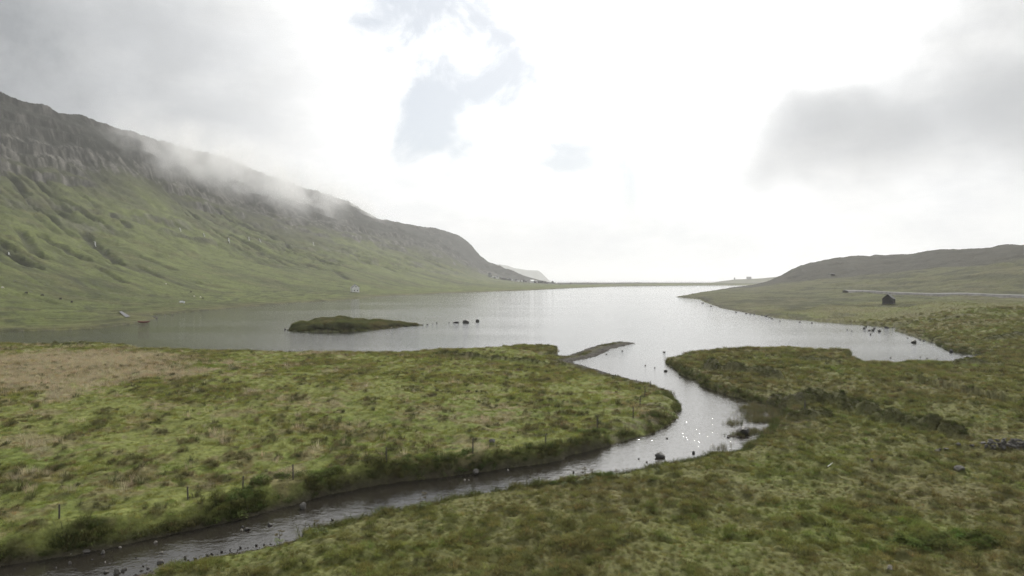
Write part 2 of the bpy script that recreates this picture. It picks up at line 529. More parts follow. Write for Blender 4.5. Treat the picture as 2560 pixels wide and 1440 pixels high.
# -- turf dikes and scarps (polyline, height, half width)
def polydist(pts, reach):
    d = np.full(X.shape, 1e3)
    P = np.array(pts)
    for i in range(len(P) - 1):
        x0, y0 = P[i]
        x1, y1 = P[i + 1]
        r0 = max(0, np.searchsorted(drow, min(y0, y1) - reach) - 1)
        r1 = min(NR, np.searchsorted(drow, max(y0, y1) + reach) + 1)
        if r1 <= r0:
            continue
        xs, ys = X[r0:r1], Y[r0:r1]
        ex, ey = x1 - x0, y1 - y0
        t = np.clip(((xs - x0) * ex + (ys - y0) * ey) / (ex * ex + ey * ey), 0, 1)
        d[r0:r1] = np.minimum(d[r0:r1], np.hypot(xs - x0 - t * ex, ys - y0 - t * ey))
    return d


def tus_w(x, y, k):
    return fbm(x, y, 0.9, 2, 115 + k)


DIKES = [([(1772, 916), (1800, 925), (1850, 931), (1905, 938), (1935, 945)], 1.3, 1.5, 1.5),
         ([(1945, 984), (1975, 992), (2010, 990), (2060, 986), (2110, 1000), (2140, 1008)], 1.3, 1.3, 1.5),
         ([(2150, 1012), (2185, 1026), (2225, 1042), (2290, 1056), (2335, 1068)], 1.2, 1.3, 1.5),
         ([(2368, 1078), (2400, 1084)], 1.0, 1.1, 1.5),
         ([(1080, 882), (1150, 887), (1250, 893), (1340, 899), (1400, 905)], 0.75, 1.1, 1.3),
         ([(1110, 880), (1180, 883)], 0.5, 1.0, 1.3),
         ([(2000, 912), (2060, 912), (2108, 914)], 0.8, 1.1, 1.1),
         ([(2395, 912), (2460, 914), (2500, 913)], 0.9, 1.3, 0.8),
         ([(1880, 1006), (1930, 1012), (1955, 1016)], 0.7, 0.8, 0.6),
         ([(1985, 1046), (2030, 1048), (2065, 1043)], 0.8, 0.9, 0.8),
         ([(140, 868), (180, 866), (225, 864)], 0.9, 1.0, 0.7),
         ([(2300, 812), (2360, 815), (2420, 812)], 0.6, 1.6, 1.0),
         ([(2470, 855), (2530, 850), (2600, 848)], 0.7, 1.5, 1.0)]
dike = np.zeros_like(X)
for pts, h, wd, zb in DIKES:
    pd = polydist([G(u, v, zb) for (u, v) in pts], wd * 2.5)
    pd = pd + fbm(X, Y, 3.0, 2, 95) * 0.35
    b = (1 - sstep(pd, wd * 0.35, wd * 1.15))
    dike = np.maximum(dike, b * h * 1.25 * (0.8 + 0.5 * fbm(X, Y, 4.0, 2, 97)))
DITCH = [([(0, 738), (60, 745), (110, 753), (140, 762)], 1.6, 3.0), ([(230, 722), (290, 734), (330, 744)], 1.0, 2.2), ([(270, 751), (335, 761)], 0.7, 2.0),
         ([(370, 728), (440, 744)], 0.9, 2.2), ([(5, 610), (30, 640), (60, 660), (90, 672)], 5.0, 7.0), ([(45, 575), (80, 620), (105, 650)], 4.0, 6.0),
         ([(100, 590), (140, 615), (180, 635), (215, 650)], 4.0, 6.0), ([(215, 590), (250, 625), (280, 650), (295, 660)], 5.0, 7.0),
         ([(280, 540), (320, 568)], 4.0, 5.0), ([(360, 645), (430, 675)], 3.0, 6.0), ([(240, 668), (310, 708)], 2.5, 4.0), ([(480, 705), (560, 722)], 2.0, 8.0),
         ([(350, 670), (400, 695)], 2.5, 5.0), ([(835, 675), (870, 700)], 3.0, 6.0), ([(240, 690), (300, 705)], 1.5, 3.0)]


def march(u, v, HH):
    """first point of the terrain seen at photo pixel (u, v)"""
    c = int(np.clip(np.searchsorted(ucols, u), 0, NC - 1))
    pv = V0 + (CZ - HH[:, c]) * F / drow
    run = np.minimum.accumulate(pv)
    k = int(np.argmax(run <= v)) if (run <= v).any() else NR - 1
    d = drow[k]
    return ((u - U0) / F * d, d)


HT0 = np.maximum(HL, HR)
ditch = np.zeros_like(X)
for pts, dep, wd in DITCH:
    pd = polydist([march(u, v, HT0) for (u, v) in pts], wd * 3)
    pd = pd + fbm(X, Y, 9.0, 2, 99) * wd * 0.4
    ditch = np.maximum(ditch, dep * (1 - sstep(pd, wd * 0.2, wd * 1.3)))
ditch *= mL

# -- low land
bank = BH * np.where(land <= 2, 0.92 + 0.28 * fbm(X, Y, 4.5, 2, 105), 1.0) * sstep(np.maximum(sdf, 0) / np.maximum(BW, 0.2), 0.0, 1.0)
inl = np.clip(sdf / 4.0, 0, 1)
mA, mB, mI = land == 1, land == 2, land == 4
nearB = mB & (DD < 330)


def mounds(x, y, cell, prob, seed, rlo=0.26, rhi=0.52):
    """jittered field of grass hummocks, 0..1 dome height"""
    rr = np.random.default_rng(seed)
    tab = rr.random((256, 5)).astype(np.float32)
    pm = rr.permutation(256)
    gx, gy = x / cell, y / cell
    ix, iy = np.floor(gx).astype(np.int64), np.floor(gy).astype(np.int64)
    out = np.zeros(np.shape(x), np.float32)
    for dx in (-1, 0, 1):
        for dy in (-1, 0, 1):
            cx, cy = ix + dx, iy + dy
            h = pm[(pm[cx & 255] + cy * 7 + (cx >> 8) * 31) & 255]
            t5 = tab[h]
            px, py = cx + 0.1 + 0.8 * t5[..., 0], cy + 0.1 + 0.8 * t5[..., 1]
            rad = rlo + (rhi - rlo) * t5[..., 2] ** 2
            q = ((gx - px) ** 2 + ((gy - py) * (0.8 + 0.5 * t5[..., 4])) ** 2) / rad ** 2
            dome = np.clip(1 - q, 0, 1) ** 0.7 * (0.5 + 0.5 * t5[..., 2]) * (t5[..., 3] < prob)
            out = np.maximum(out, dome)
    return out


near_ = DD < 260
mndA, mndB = np.zeros(X.shape, np.float32), np.zeros(X.shape, np.float32)
xn, yn = X[near_] + 0.25 * tus_w(X[near_], Y[near_], 0), Y[near_] + 0.25 * tus_w(X[near_], Y[near_], 3)
prA = np.clip(0.42 + 0.75 * fbm(xn, yn, 14, 2, 133), 0.04, 0.95)
prB = np.clip(0.62 + 0.7 * fbm(xn, yn, 11, 2, 136), 0.1, 1.0)
mndA[near_] = np.maximum(mounds(xn, yn, 2.3, prA, 41), 0.7 * mounds(xn + 50, yn, 1.3, prA * 0.8, 42))
mndB[near_] = np.maximum(mounds(xn, yn, 1.9, prB, 43, 0.32, 0.62), 0.7 * mounds(xn + 31, yn, 1.1, prB, 44))
tus = fbm(X, Y, 1.7, 2, 110)
tus2 = fbm(X, Y, 0.75, 2, 113)
hum = np.clip(tus + 0.15, 0, None)
fadeN = 1 - sstep(DD, 110, 240)
low = bank.copy()
low += np.where(mA, (fbm(X, Y, 26, 3, 120) * 0.22 + 0.012 * np.minimum(sdf, 40)) * inl + (hum * 0.07 + mndA * 0.27 + tus2 * 0.05) * (0.35 + 0.65 * inl) * np.clip(sdf / 0.5, 0, 1), 0)
low += np.where(nearB, (fbm(X, Y, 19, 3, 124) * 0.38 + 0.03 * np.minimum(sdf, 40)) * inl + (hum * 0.16 + mndB * 0.34 + tus2 * 0.07) * fadeN * (0.3 + 0.7 * inl) * np.clip(sdf / 0.5, 0, 1), 0)
low += np.where(mI, fbm(X, Y, 6, 3, 128) * 0.75 * np.clip(sdf / 2, 0, 1) + tus * 0.2, 0)
low *= 1 - 0.35 * np.where(BE > 0.5, sstep(-sdf, -3, 0), 0)
Z = np.where(isl, low + np.where(mL, np.maximum(HL - 0.2, 0), 0) + HR + dike - ditch, -0.25 - 0.25 * np.minimum(-sdf, 4))
Z = np.where(isl, np.maximum(Z, 0.03), Z)
Z = np.where(land == 5, 0.03 + 0.10 * sstep(sdf, 0, 0.6), Z)

# ------------------------------------------------------------------ ground colours (cover albedo; moor, dike and bank tones also hold some shade)
GRASS, LUSH = (0.150, 0.165, 0.050), (0.120, 0.150, 0.038)
OLIVE, BROWN, TAN = (0.132, 0.132, 0.053), (0.138, 0.120, 0.062), (0.29, 0.245, 0.16)
ROCK, GRAVEL, MUD = (0.088, 0.083, 0.074), (0.150, 0.136, 0.116), (0.055, 0.047, 0.036)
C = np.zeros(X.shape + (3,), np.float32) + np.array(OLIVE, np.float32)
n1 = fbm(X, Y, 22, 4, 140)
n2 = fbm(X, Y, 6, 3, 146)
n3 = fbm(X, Y, 1.6, 3, 150)
# meadow
cA = np.zeros_like(C) + np.array(GRASS, np.float32)
cA = mixc(cA, LUSH, sstep(n1 + n2 * 0.5, 0.0, 0.5) * 0.7)
cA = mixc(cA, (0.165, 0.142, 0.072), sstep(n2 + n3 * 0.6 + n1 * 0.4, 0.05, 0.6) * 0.75)


def spot(u, v, ru, rv):
    vv = V0 + CZ * F / DD
    return np.exp(-(((UU - u) / ru) ** 2 + ((vv - v) / rv) ** 2))


tanm = np.clip(spot(120, 925, 260, 36) * 1.3 + spot(60, 960, 330, 52) * 0.55 + spot(0, 985, 120, 28) + spot(350, 900, 160, 16) * 0.6 + spot(790, 898, 60, 8) * 0.8 + spot(560, 1140, 60, 18) * 0.9
               + spot(150, 1020, 60, 20) * 0.7 + spot(420, 960, 200, 25) * 0.35 + spot(640, 1010, 80, 20) * 0.3 + spot(100, 1160, 40, 20) * 0.4, 0, 1.3)
tanm = sstep(tanm + n2 * 0.34 + n1 * 0.2 + n3 * 0.2, 0.15, 1.05)
cA = mixc(cA, TAN, tanm * 0.72)
edge = sstep(-sdf, -7, -1) * (1 - sstep(UU, 1000, 1900) * 0.2) * (Y > 100)
cA = mixc(cA, OLIVE, edge * 0.7)
cA = mixc(cA, (0.112, 0.100, 0.048), sstep(mndA, 0.15, 0.6) * 0.55)
C = np.where(mA[..., None], cA, C)
# foreground moor: heath grass, darkened in colour for the cloud shadow over it
cB = mixc(C, BROWN, sstep(n1 + n2 * 0.5, -0.3, 0.8) * 0.5)
cB = mixc(cB, LUSH, sstep(-n1 + n2 * 0.6 + spot(2450, 1350, 400, 120) * 0.7 + spot(2050, 1250, 200, 60) * 0.35, 0.10, 0.9) * 0.55)
cB = mixc(cB, (0.15, 0.130, 0.062), sstep(n2 * 0.6 - n1 * 0.5 + spot(2200, 1010, 500, 60) * 0.25, 0.2, 0.9) * 0.45)
fieldG = np.clip(spot(2200, 775, 250, 9) + spot(2130, 760, 120, 10), 0, 1)
cB = mixc(cB, (0.13, 0.15, 0.045), sstep(fieldG, 0.3, 0.8) * 0.8 * (DD > 260))
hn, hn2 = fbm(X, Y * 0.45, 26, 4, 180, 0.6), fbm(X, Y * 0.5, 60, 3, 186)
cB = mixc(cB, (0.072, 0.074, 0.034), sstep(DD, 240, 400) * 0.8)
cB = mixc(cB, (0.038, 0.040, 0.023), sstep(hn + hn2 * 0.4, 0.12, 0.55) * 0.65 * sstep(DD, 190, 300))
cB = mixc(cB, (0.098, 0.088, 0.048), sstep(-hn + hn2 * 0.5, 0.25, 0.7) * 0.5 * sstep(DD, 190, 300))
cB = mixc(cB, (0.034, 0.031, 0.026), sstep(TR + hn2 * 0.3, 3.6, 4.5) * mR * 0.85)
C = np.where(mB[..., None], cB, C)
# mountain and far shore
cm = np.zeros_like(C) + np.array((0.102, 0.118, 0.038), np.float32)
ma, mb_ = fbm(qa, la * 0.3, 90, 4, 160), fbm(X, Y, 30, 3, 166)
cm = mixc(cm, (0.068, 0.080, 0.028), sstep(ma, -0.2, 0.6) * 0.7)
cm = mixc(cm, (0.108, 0.100, 0.045), sstep(mb_ + ma * 0.5, 0.1, 0.7) * 0.5)
cm = mixc(cm, (0.054, 0.054, 0.033), sstep(TL + ma * 0.5, 2.9, 4.2) * 0.8)
cm = mixc(cm, (0.021, 0.021, 0.019), sstep(TL + ma * 0.25, 3.7, 4.5) * 0.88)
gn3 = fbm(qq + 700, la * 0.06, 13, 3, 29, 0.5)
crease = np.clip(1 - np.abs(gn3) * 4.0, 0, 1) ** 2 * sstep(TL, 1.0, 1.3) * (1 - sstep(TL, 3.6, 4.4)) * sstep(fbm(qa, la * 0.4, 60, 3, 33), -0.3, 0.4)
cm = mixc(cm, (0.048, 0.050, 0.026), crease * 0.6)
speck = sstep(fbm(X, Y, 5.0, 2, 37), 0.62, 0.85) * sstep(TL, 0.9, 1.4)
cm = mixc(cm, (0.115, 0.110, 0.095), speck * 0.5)
cm = mixc(cm, (0.034, 0.036, 0.022), np.clip(gully * 1.2 + ditch * 0.22, 0, 1) * 0.8)
rc = np.array(ROCK, np.float32) * (0.35 + 1.0 * np.clip(colm * 1.1 + 0.45 + rockn * 0.3, 0, 1.3))[..., None] * np.where(TL > 4.6, 0.6, 1.0)[..., None]
cm = cm + (rc - cm) * (np.clip(rock * 1.05, 0, 1) * np.where(TL < 3.5, 0.55, 1.0) * (0.55 + 0.45 * sstep(rockn + colm, -0.5, 0.4)))[..., None]
cm = mixc(cm, (0.105, 0.088, 0.052), sstep(-sdf, -30, -4) * 0.45 * (HL < 6))
marsh = sstep(fbm(X, Y * 0.6, 11, 3, 190, 0.6), 0.05, 0.45) * (HL < 5) * (UU < 900)
cm = mixc(cm, (0.045, 0.050, 0.024), marsh * 0.7)
C = np.where(mL[..., None], cm, C)
cI = mixc(np.zeros_like(C) + np.array((0.085, 0.092, 0.036), np.float32), (0.13, 0.11, 0.055), sstep(n2 + sstep(UU, 880, 1000) * 0.4, 0.0, 0.6) * 0.7)
C = np.where(mI[..., None], cI, C)
# dikes carry rank grass, painted darker as backlit scarps, shores carry gravel and mud
C = mixc(C, (0.050, 0.049, 0.025), np.clip(dike * 1.2, 0, 1) * 0.7)
beach = np.clip(BE, 0, 1) * sstep(-sdf, np.where(DD < 70, -1.5, -5.6), -0.4) * isl
gcol = np.array(GRAVEL, np.float32) * np.where(DD > 90, 0.38, 0.62)[..., None] * (0.7 + 0.5 * np.clip(n3 + 0.5, 0, 1.3))[..., None]
C = C + (gcol - C) * (np.clip(beach * 1.2 + n3 * 0.3 * (beach > 0.02), 0, 1))[..., None]
C = mixc(C, MUD, sstep(-sdf, -0.45, -0.05) * 0.75 * isl * (DD < 400))
C = np.where((land == 5)[..., None], np.array(MUD, np.float32) * 1.3, C)
# dark peat in the undercut river bank, its face's shadow put into the colour
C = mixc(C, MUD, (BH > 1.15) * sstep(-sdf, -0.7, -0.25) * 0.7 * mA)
C = np.clip(C * (1 + 0.16 * fbm(X, Y, 0.9, 2, 170)[..., None] * (DD < 200)[..., None]), 0.01, 0.6)


def samp(A, x, y):
    fc = np.interp(U0 + F * np.asarray(x) / np.asarray(y), ucols, np.arange(NC))
    fr = np.interp(y, drow, np.arange(NR))
    c0, r0 = np.clip(fc.astype(int), 0, NC - 2), np.clip(fr.astype(int), 0, NR - 2)
    tx, ty = fc - c0, fr - r0
    if A.ndim == 3:
        tx, ty = tx[..., None], ty[..., None]
    return (A[r0, c0] * (1 - tx) + A[r0, c0 + 1] * tx) * (1 - ty) + (A[r0 + 1, c0] * (1 - tx) + A[r0 + 1, c0 + 1] * tx) * ty


def zat(x, y):
    return float(samp(Z, np.array([x]), np.array([y]))[0])


def hit(u, v):
    x, y = march(u, v, np.where(isl, Z, 0.0))
    return (x, y, max(zat(x, y), 0.0))


# ------------------------------------------------------------------ materials
def principled(name, color=(0.5, 0.5, 0.5), rough=0.8, spec=0.3, noise=None, bump=None, metallic=0.0):
    """noise = (scale, amount), bump = (scale, strength, distance)"""
    m = bpy.data.materials.new(name)
    m.use_nodes = True
    t = NT(m.node_tree)
    b = t.n['Principled BSDF']
    b.inputs['Roughness'].default_value = rough
    b.inputs['Specular IOR Level'].default_value = spec
    b.inputs['Metallic'].default_value = metallic
    c4 = tuple(color) + (1,)
    tco = t.node('ShaderNodeTexCoord').outputs['Object']
    if noise:
        n = t.noise(tco, noise[0], 5.0, 0.6)
        f = t.maprange(n, 0.3, 0.7, 1 - noise[1], 1 + noise[1], smooth=False)
        t.put(b.inputs['Base Color'], t.mix(1.0, c4, t.node('ShaderNodeCombineColor').outputs[0], 'MULTIPLY') if False else t.vmath('SCALE', c4[:3], f))
    else:
        b.inputs['Base Color'].default_value = c4
    if bump:
        bn = t.node('ShaderNodeBump')
        bn.inputs['Strength'].default_value = bump[1]
        bn.inputs['Distance'].default_value = bump[2]
        t.put(bn.inputs['Height'], t.noise(tco, bump[0], 6.0, 0.6))
        t.put(b.inputs['Normal'], bn.outputs[0])
    return m


def ground_material(name, s1, s2, amt, bump_scale, bump_dist):
    m = bpy.data.materials.new(name)
    m.use_nodes = True
    t = NT(m.node_tree)
    b = t.n['Principled BSDF']
    at = t.node('ShaderNodeAttribute', attribute_name='col')
    pos = t.node('ShaderNodeNewGeometry').outputs['Position']
    na, nb = t.noise(pos, s1, 5.0, 0.65), t.noise(pos, s2, 4.0, 0.6)
    f = t.math('MULTIPLY', t.maprange(na, 0.3, 0.7, 1 - amt, 1 + amt, smooth=False), t.maprange(nb, 0.3, 0.7, 1 - amt * 0.7, 1 + amt * 0.7, smooth=False))
    t.put(b.inputs['Base Color'], t.vmath('SCALE', at.outputs['Color'], f))
    b.inputs['Roughness'].default_value = 0.95
    b.inputs['Specular IOR Level'].default_value = 0.12
    bn = t.node('ShaderNodeBump')
    bn.inputs['Strength'].default_value = 0.8
    bn.inputs['Distance'].default_value = bump_dist
    t.put(bn.inputs['Height'], t.noise(pos, bump_scale, 6.0, 0.65))
    t.put(b.inputs['Normal'], bn.outputs[0])
    return m


M_NEAR = ground_material("turf", 1.1, 4.5, 0.28, 2.5, 0.25)
M_FAR = ground_material("hill_grass", 0.06, 0.5, 0.34, 0.30, 2.6)


def tag(o, label=None, cat=None, group=None, kind=None):
    if label:
        o['label'] = label
    if cat:
        o['category'] = cat
    if group:
        o['group'] = group
    if kind:
        o['kind'] = kind
    return o


def link_mesh(name, verts, faces, mat, parent=None, smooth=True):
    me = bpy.data.meshes.new(name)
    me.from_pydata([tuple(v) for v in verts], [], [tuple(f) for f in faces])
    me.materials.append(mat)
    if smooth:
        me.polygons.foreach_set('use_smooth', [True] * len(me.polygons))
    me.update()
    o = bpy.data.objects.new(name, me)
    COL.objects.link(o)
    if parent:
        o.parent = parent
    return o


def grid_mesh(name, quads, mat):
    """quads: (n,4) indices into the flattened terrain grid"""
    used, inv = np.unique(quads.ravel(), return_inverse=True)
    co = np.stack([X.ravel()[used], Y.ravel()[used], Z.ravel()[used]], 1).astype(np.float32)
    me = bpy.data.meshes.new(name)
    me.vertices.add(len(used))
    me.vertices.foreach_set('co', co.ravel())
    nq = len(quads)
    me.loops.add(nq * 4)
    me.loops.foreach_set('vertex_index', inv.astype(np.int32))
    me.polygons.add(nq)
    me.polygons.foreach_set('loop_start', np.arange(0, nq * 4, 4, dtype=np.int32))
    me.polygons.foreach_set('loop_total', np.full(nq, 4, np.int32))
    me.polygons.foreach_set('use_smooth', np.ones(nq, bool))
    me.update(calc_edges=True)
    ca = me.attributes.new('col', 'FLOAT_COLOR', 'POINT')
    cc = np.concatenate([C.reshape(-1, 3)[used], np.ones((len(used), 1), np.float32)], 1).astype(np.float32)
    ca.data.foreach_set('color', cc.ravel())
    me.materials.append(mat)
    o = bpy.data.objects.new(name, me)
    COL.objects.link(o)
    return o


ii = (np.arange(NR - 1)[:, None] * NC + np.arange(NC - 1)[None, :])
Q = np.stack([ii, ii + 1, ii + NC + 1, ii + NC], -1).reshape(-1, 4)
zq = Z.ravel()[Q]
lq = land.ravel()[Q].max(1)
keep = (zq.max(1) > 0.0)
dq = DD.ravel()[Q[:, 0]]
uq = UU.ravel()[Q[:, 0]]
reg = np.where(lq == 1, 0, np.where(lq == 4, 3, np.where(lq == 5, 4, np.where(lq == 3, 2, np.where((dq > 300), 5, 1)))))
for k, (nm, mt) in enumerate([("meadow", M_NEAR), ("moorland", M_NEAR), ("mountain", M_FAR), ("islet", M_NEAR), ("gravel_bar", M_NEAR), ("hill", M_FAR)]):
    sel = keep & (reg == k)
    if sel.any():
        tag(grid_mesh(nm, Q[sel], mt), kind='structure')
# land behind the camera, out of frame
link_mesh("ground", [(-60, -400, 1.0), (400, -400, 1.0), (400, 13.9, 1.0), (-12, 13.9, 1.0)], [(0, 1, 2, 3)], principled("back_turf", (0.095, 0.1, 0.04), 0.95, 0.1, (0.8, 0.3)))['kind'] = 'structure'


# ------------------------------------------------------------------ water
def water_material(name, base, rough, sx, layers):
    m = bpy.data.materials.new(name)
    m.use_nodes = True
    t = NT(m.node_tree)
    b = t.n['Principled BSDF']
    b.inputs['Base Color'].default_value = tuple(base) + (1,)
    b.inputs['Roughness'].default_value = rough
    b.inputs['IOR'].default_value = 1.55
    b.inputs['Specular IOR Level'].default_value = 0.5
    pos = t.node('ShaderNodeNewGeometry').outputs['Position']
    h = None
    for (scale, rot, stretch, amp, det) in layers:
        mp = t.node('ShaderNodeMapping')
        mp.inputs['Rotation'].default_value = (0, 0, rot)
        mp.inputs['Scale'].default_value = (1.0, stretch, 1.0)
        t.put(mp.inputs['Vector'], pos)
        n = t.math('MULTIPLY', t.noise(mp.outputs[0], scale, det, 0.55), amp)
        h = n if h is None else t.math('ADD', h, n)
    mp = t.node('ShaderNodeMapping')
    mp.inputs['Scale'].default_value = (0.35, 1.0, 1.0)
    t.put(mp.inputs['Vector'], pos)
    patch = t.maprange(t.noise(mp.outputs[0], 0.02, 4.0, 0.6), 0.36, 0.64, 0.6, 1.2)
    bn = t.node('ShaderNodeBump')
    bn.inputs['Strength'].default_value = 1.0
    bn.inputs['Distance'].default_value = 1.0
    t.put(bn.inputs['Height'], t.math('MULTIPLY', h, patch))
    t.put(b.inputs['Normal'], bn.outputs[0])
    return m


M_LAKE = water_material("lake_water", (0.022, 0.024, 0.020), 0.06, 1, [(0.55, 0.25, 2.0, 0.070, 3.0), (2.1, 0.1, 1.6, 0.034, 2.0)])
M_RIVER = water_material("river_water", (0.024, 0.021, 0.017), 0.06, 1, [(1.2, 0.35, 1.6, 0.046, 3.0), (4.5, 0.2, 1.4, 0.018, 2.0)])
M_SEA = water_material("sea_water", (0.02, 0.025, 0.025), 0.12, 1, [(0.2, 0.2, 2.0, 0.15, 2.0)])
BX = 52.0
tag(link_mesh("lake", [(-4000, 142, 0), (BX, 142, 0), (BX, 118, 0), (4000, 118, 0), (4000, 2240, 0), (-4000, 2240, 0)], [(0, 1, 2, 3, 4, 5)], M_LAKE, smooth=False), kind='structure')
tag(link_mesh("river", [(-400, -100, 0), (BX, -100, 0), (BX, 142, 0), (-400, 142, 0)], [(0, 1, 2, 3)], M_RIVER, smooth=False), kind='structure')
tag(link_mesh("sea", [(-26000, 2240, 0), (26000, 2240, 0), (26000, 26000, 0), (-26000, 26000, 0)], [(0, 1, 2, 3)], M_SEA, smooth=False), kind='structure')


# ------------------------------------------------------------------ far headlands beyond the village and across the sound
def headland(name, pts, d, depth, color):
    """pts: skyline (u, v) at distance d; a rounded hill body with real depth behind it"""
    us = np.arange(pts[0][0], pts[-1][0] + 0.1, 4.0)
    vs = np.interp(us, [p[0] for p in pts], [p[1] for p in pts])
    prof = [(-0.55, 0.0), (-0.4, 0.16), (-0.22, 0.45), (-0.08, 0.82), (0, 1.0), (0.3, 0.95), (1.0, 0.0)]
    V, Fc = [], []
    for i, (u, v) in enumerate(zip(us, vs)):
        top = max(hv(v, d), 0.5)
        for (a, hgt) in prof:
            yy = d + a * depth
            j = float(fbm(np.array([u * 3.0]), np.array([yy]), 90, 3, 201)[0])
            V.append(((u - U0) / F * yy, yy, top * hgt * (1 + 0.10 * j * (hgt < 0.99)) - 0.5))
    k = len(prof)
    for i in range(len(us) - 1):
        for j in range(k - 1):
            Fc.append((i * k + j, (i + 1) * k + j, (i + 1) * k + j + 1, i * k + j + 1))
    o = link_mesh(name, V, Fc, principled(name + "_turf", color, 0.95, 0.1, (0.01, 0.3)))
    return tag(o, kind='structure')


headland("headland", [(1150, 664), (1228, 661), (1250, 661), (1270, 664), (1285, 670), (1305, 673), (1318, 675), (1345, 676), (1352, 680), (1362, 690), (1372, 700), (1384, 707.3)], 9000, 1500, (0.075, 0.080, 0.045))
headland("headland", [(1760, 709), (1800, 703), (1840, 698), (1880, 697), (1910, 695), (1940, 692), (1990, 688), (2080, 684), (2200, 682)], 3300, 500, (0.09, 0.09, 0.05))

# ------------------------------------------------------------------ haze over the whole valley, and the cloud caught on the ridge
def box_obj(name, lo, hi, mat):
    x0, y0, z0 = lo
    x1, y1, z1 = hi
    V = [(x0, y0, z0), (x1, y0, z0), (x1, y1, z0), (x0, y1, z0), (x0, y0, z1), (x1, y0, z1), (x1, y1, z1), (x0, y1, z1)]
    Fc = [(0, 3, 2, 1), (4, 5, 6, 7), (0, 1, 5, 4), (1, 2, 6, 5), (2, 3, 7, 6), (3, 0, 4, 7)]
    return link_mesh(name, V, Fc, mat, smooth=False)


hm = bpy.data.materials.new("haze_air")
hm.use_nodes = True
t = NT(hm.node_tree)
t.n.clear()
vol = t.node('ShaderNodeVolumePrincipled')
vol.inputs['Color'].default_value = (0.90, 0.915, 0.93, 1)
vol.inputs['Density'].default_value = 1.1e-4
vol.inputs['Anisotropy'].default_value = 0.45
mo = t.node('ShaderNodeOutputMaterial')
t.l.new(vol.outputs[0], mo.inputs['Volume'])
zmax = float(Z.max())
tag(box_obj("haze", (-27000, -500, -3.5), (27000, 27000, zmax + 12), hm), "pale even haze filling the whole valley air", kind='stuff')


def mist_material(name, dens, scale, lo, hi):
    m = bpy.data.materials.new(name)
    m.use_nodes = True
    t = NT(m.node_tree)
    t.n.clear()
    tco = t.node('ShaderNodeTexCoord').outputs['Object']
    r = t.vmath('LENGTH', tco, out=1)
    fall = t.maprange(r, 0.15, 0.95, 1.0, 0.0)
    pos = t.node('ShaderNodeNewGeometry').outputs['Position']
    n = t.noise(pos, scale, 4.0, 0.6)
    d = t.math('MULTIPLY', t.math('MULTIPLY', fall, t.maprange(n, lo, hi, 0.0, 1.0)), dens)
    v = t.node('ShaderNodeVolumePrincipled')
    v.inputs['Color'].default_value = (0.98, 0.98, 0.98, 1)
    v.inputs['Anisotropy'].default_value = 0.3
    t.put(v.inputs['Density'], d)
    o = t.node('ShaderNodeOutputMaterial')
    t.l.new(v.outputs[0], o.inputs['Volume'])
    return m


M_MIST = mist_material("mist_cloud", 0.021, 0.012, 0.40, 0.70)
bm = bmesh.new()
bmesh.ops.create_icosphere(bm, subdivisions=3, radius=1.0)
mist_me = bpy.data.meshes.new("mist")
bm.to_mesh(mist_me)
bm.free()
mist_me.materials.append(M_MIST)
for (u, v, d, rx, ry, rz, rot) in [(410, 365, 1150, 130, 130, 75, 0), (530, 400, 1360, 170, 160, 85, 0), (650, 450, 1520, 170, 170, 110, 0), (740, 480, 1720, 190, 170, 100, 0), (850, 505, 2050, 190, 170, 70, 0)]:
    o = bpy.data.objects.new("mist", mist_me)
    o.location = ((u - U0) / F * d, d, hv(v, d))
    o.scale = (rx, ry, rz)
    o.rotation_euler = (0, 0.28, 0.25)
    COL.objects.link(o)
    tag(o, "thin white cloud spilling over the mountain ridge", kind='stuff', group='cloud caught on the ridge')


# ------------------------------------------------------------------ vegetation scattered as stuff
def leaf_material(name, trans=0.42, rough=0.7):
    m = bpy.data.materials.new(name)
    m.use_nodes = True
    t = NT(m.node_tree)
    t.n.clear()
    at = t.node('ShaderNodeAttribute', attribute_name='tint', attribute_type='INSTANCER')
    d = t.node('ShaderNodeBsdfDiffuse')
    tr = t.node('ShaderNodeBsdfTranslucent')
    t.put(d.inputs[0], at.outputs['Color'])
    t.put(tr.inputs[0], at.outputs['Color'])
    mx = t.node('ShaderNodeMixShader')
    mx.inputs[0].default_value = trans
    t.l.new(d.outputs[0], mx.inputs[1])
    t.l.new(tr.outputs[0], mx.inputs[2])
    o = t.node('ShaderNodeOutputMaterial')
    t.l.new(mx.outputs[0], o.inputs[0])
    return m


M_BLADE = leaf_material("grass_blade")
TUFT = bpy.data.collections.new("tuft_sources")


def tuft_mesh(name, n, rad, h, wid, lean, seed, droop=0.3):
    r = random.Random(seed)
    V, Fc = [], []
    for i in range(n):
        a, rr = r.random() * 6.283, rad * math.sqrt(r.random())
        bx, by = rr * math.cos(a), rr * math.sin(a)
        az = a + r.uniform(-0.9, 0.9)
        hh = h * r.uniform(0.55, 1.15)
        ln = lean * r.uniform(0.4, 1.3) * (0.35 + rr / max(rad, 1e-3))
        dx, dy = math.cos(az), math.sin(az)
        sx, sy = -dy * wid * 0.5, dx * wid * 0.5
        m = (bx + dx * ln * 0.45 * hh, by + dy * ln * 0.45 * hh, hh * 0.62)
        tp = (bx + dx * ln * hh, by + dy * ln * hh, hh * (1 - droop * ln))
        k = len(V)
        V += [(bx - sx, by - sy, -0.06), (bx + sx, by + sy, -0.06), (m[0] + sx * .8, m[1] + sy * .8, m[2]), (m[0] - sx * .8, m[1] - sy * .8, m[2]), tp]
        Fc += [(k, k + 1, k + 2, k + 3), (k + 3, k + 2, k + 4)]
    me = bpy.data.meshes.new(name)
    me.from_pydata(V, [], Fc)
    me.materials.append(M_BLADE)
    return me


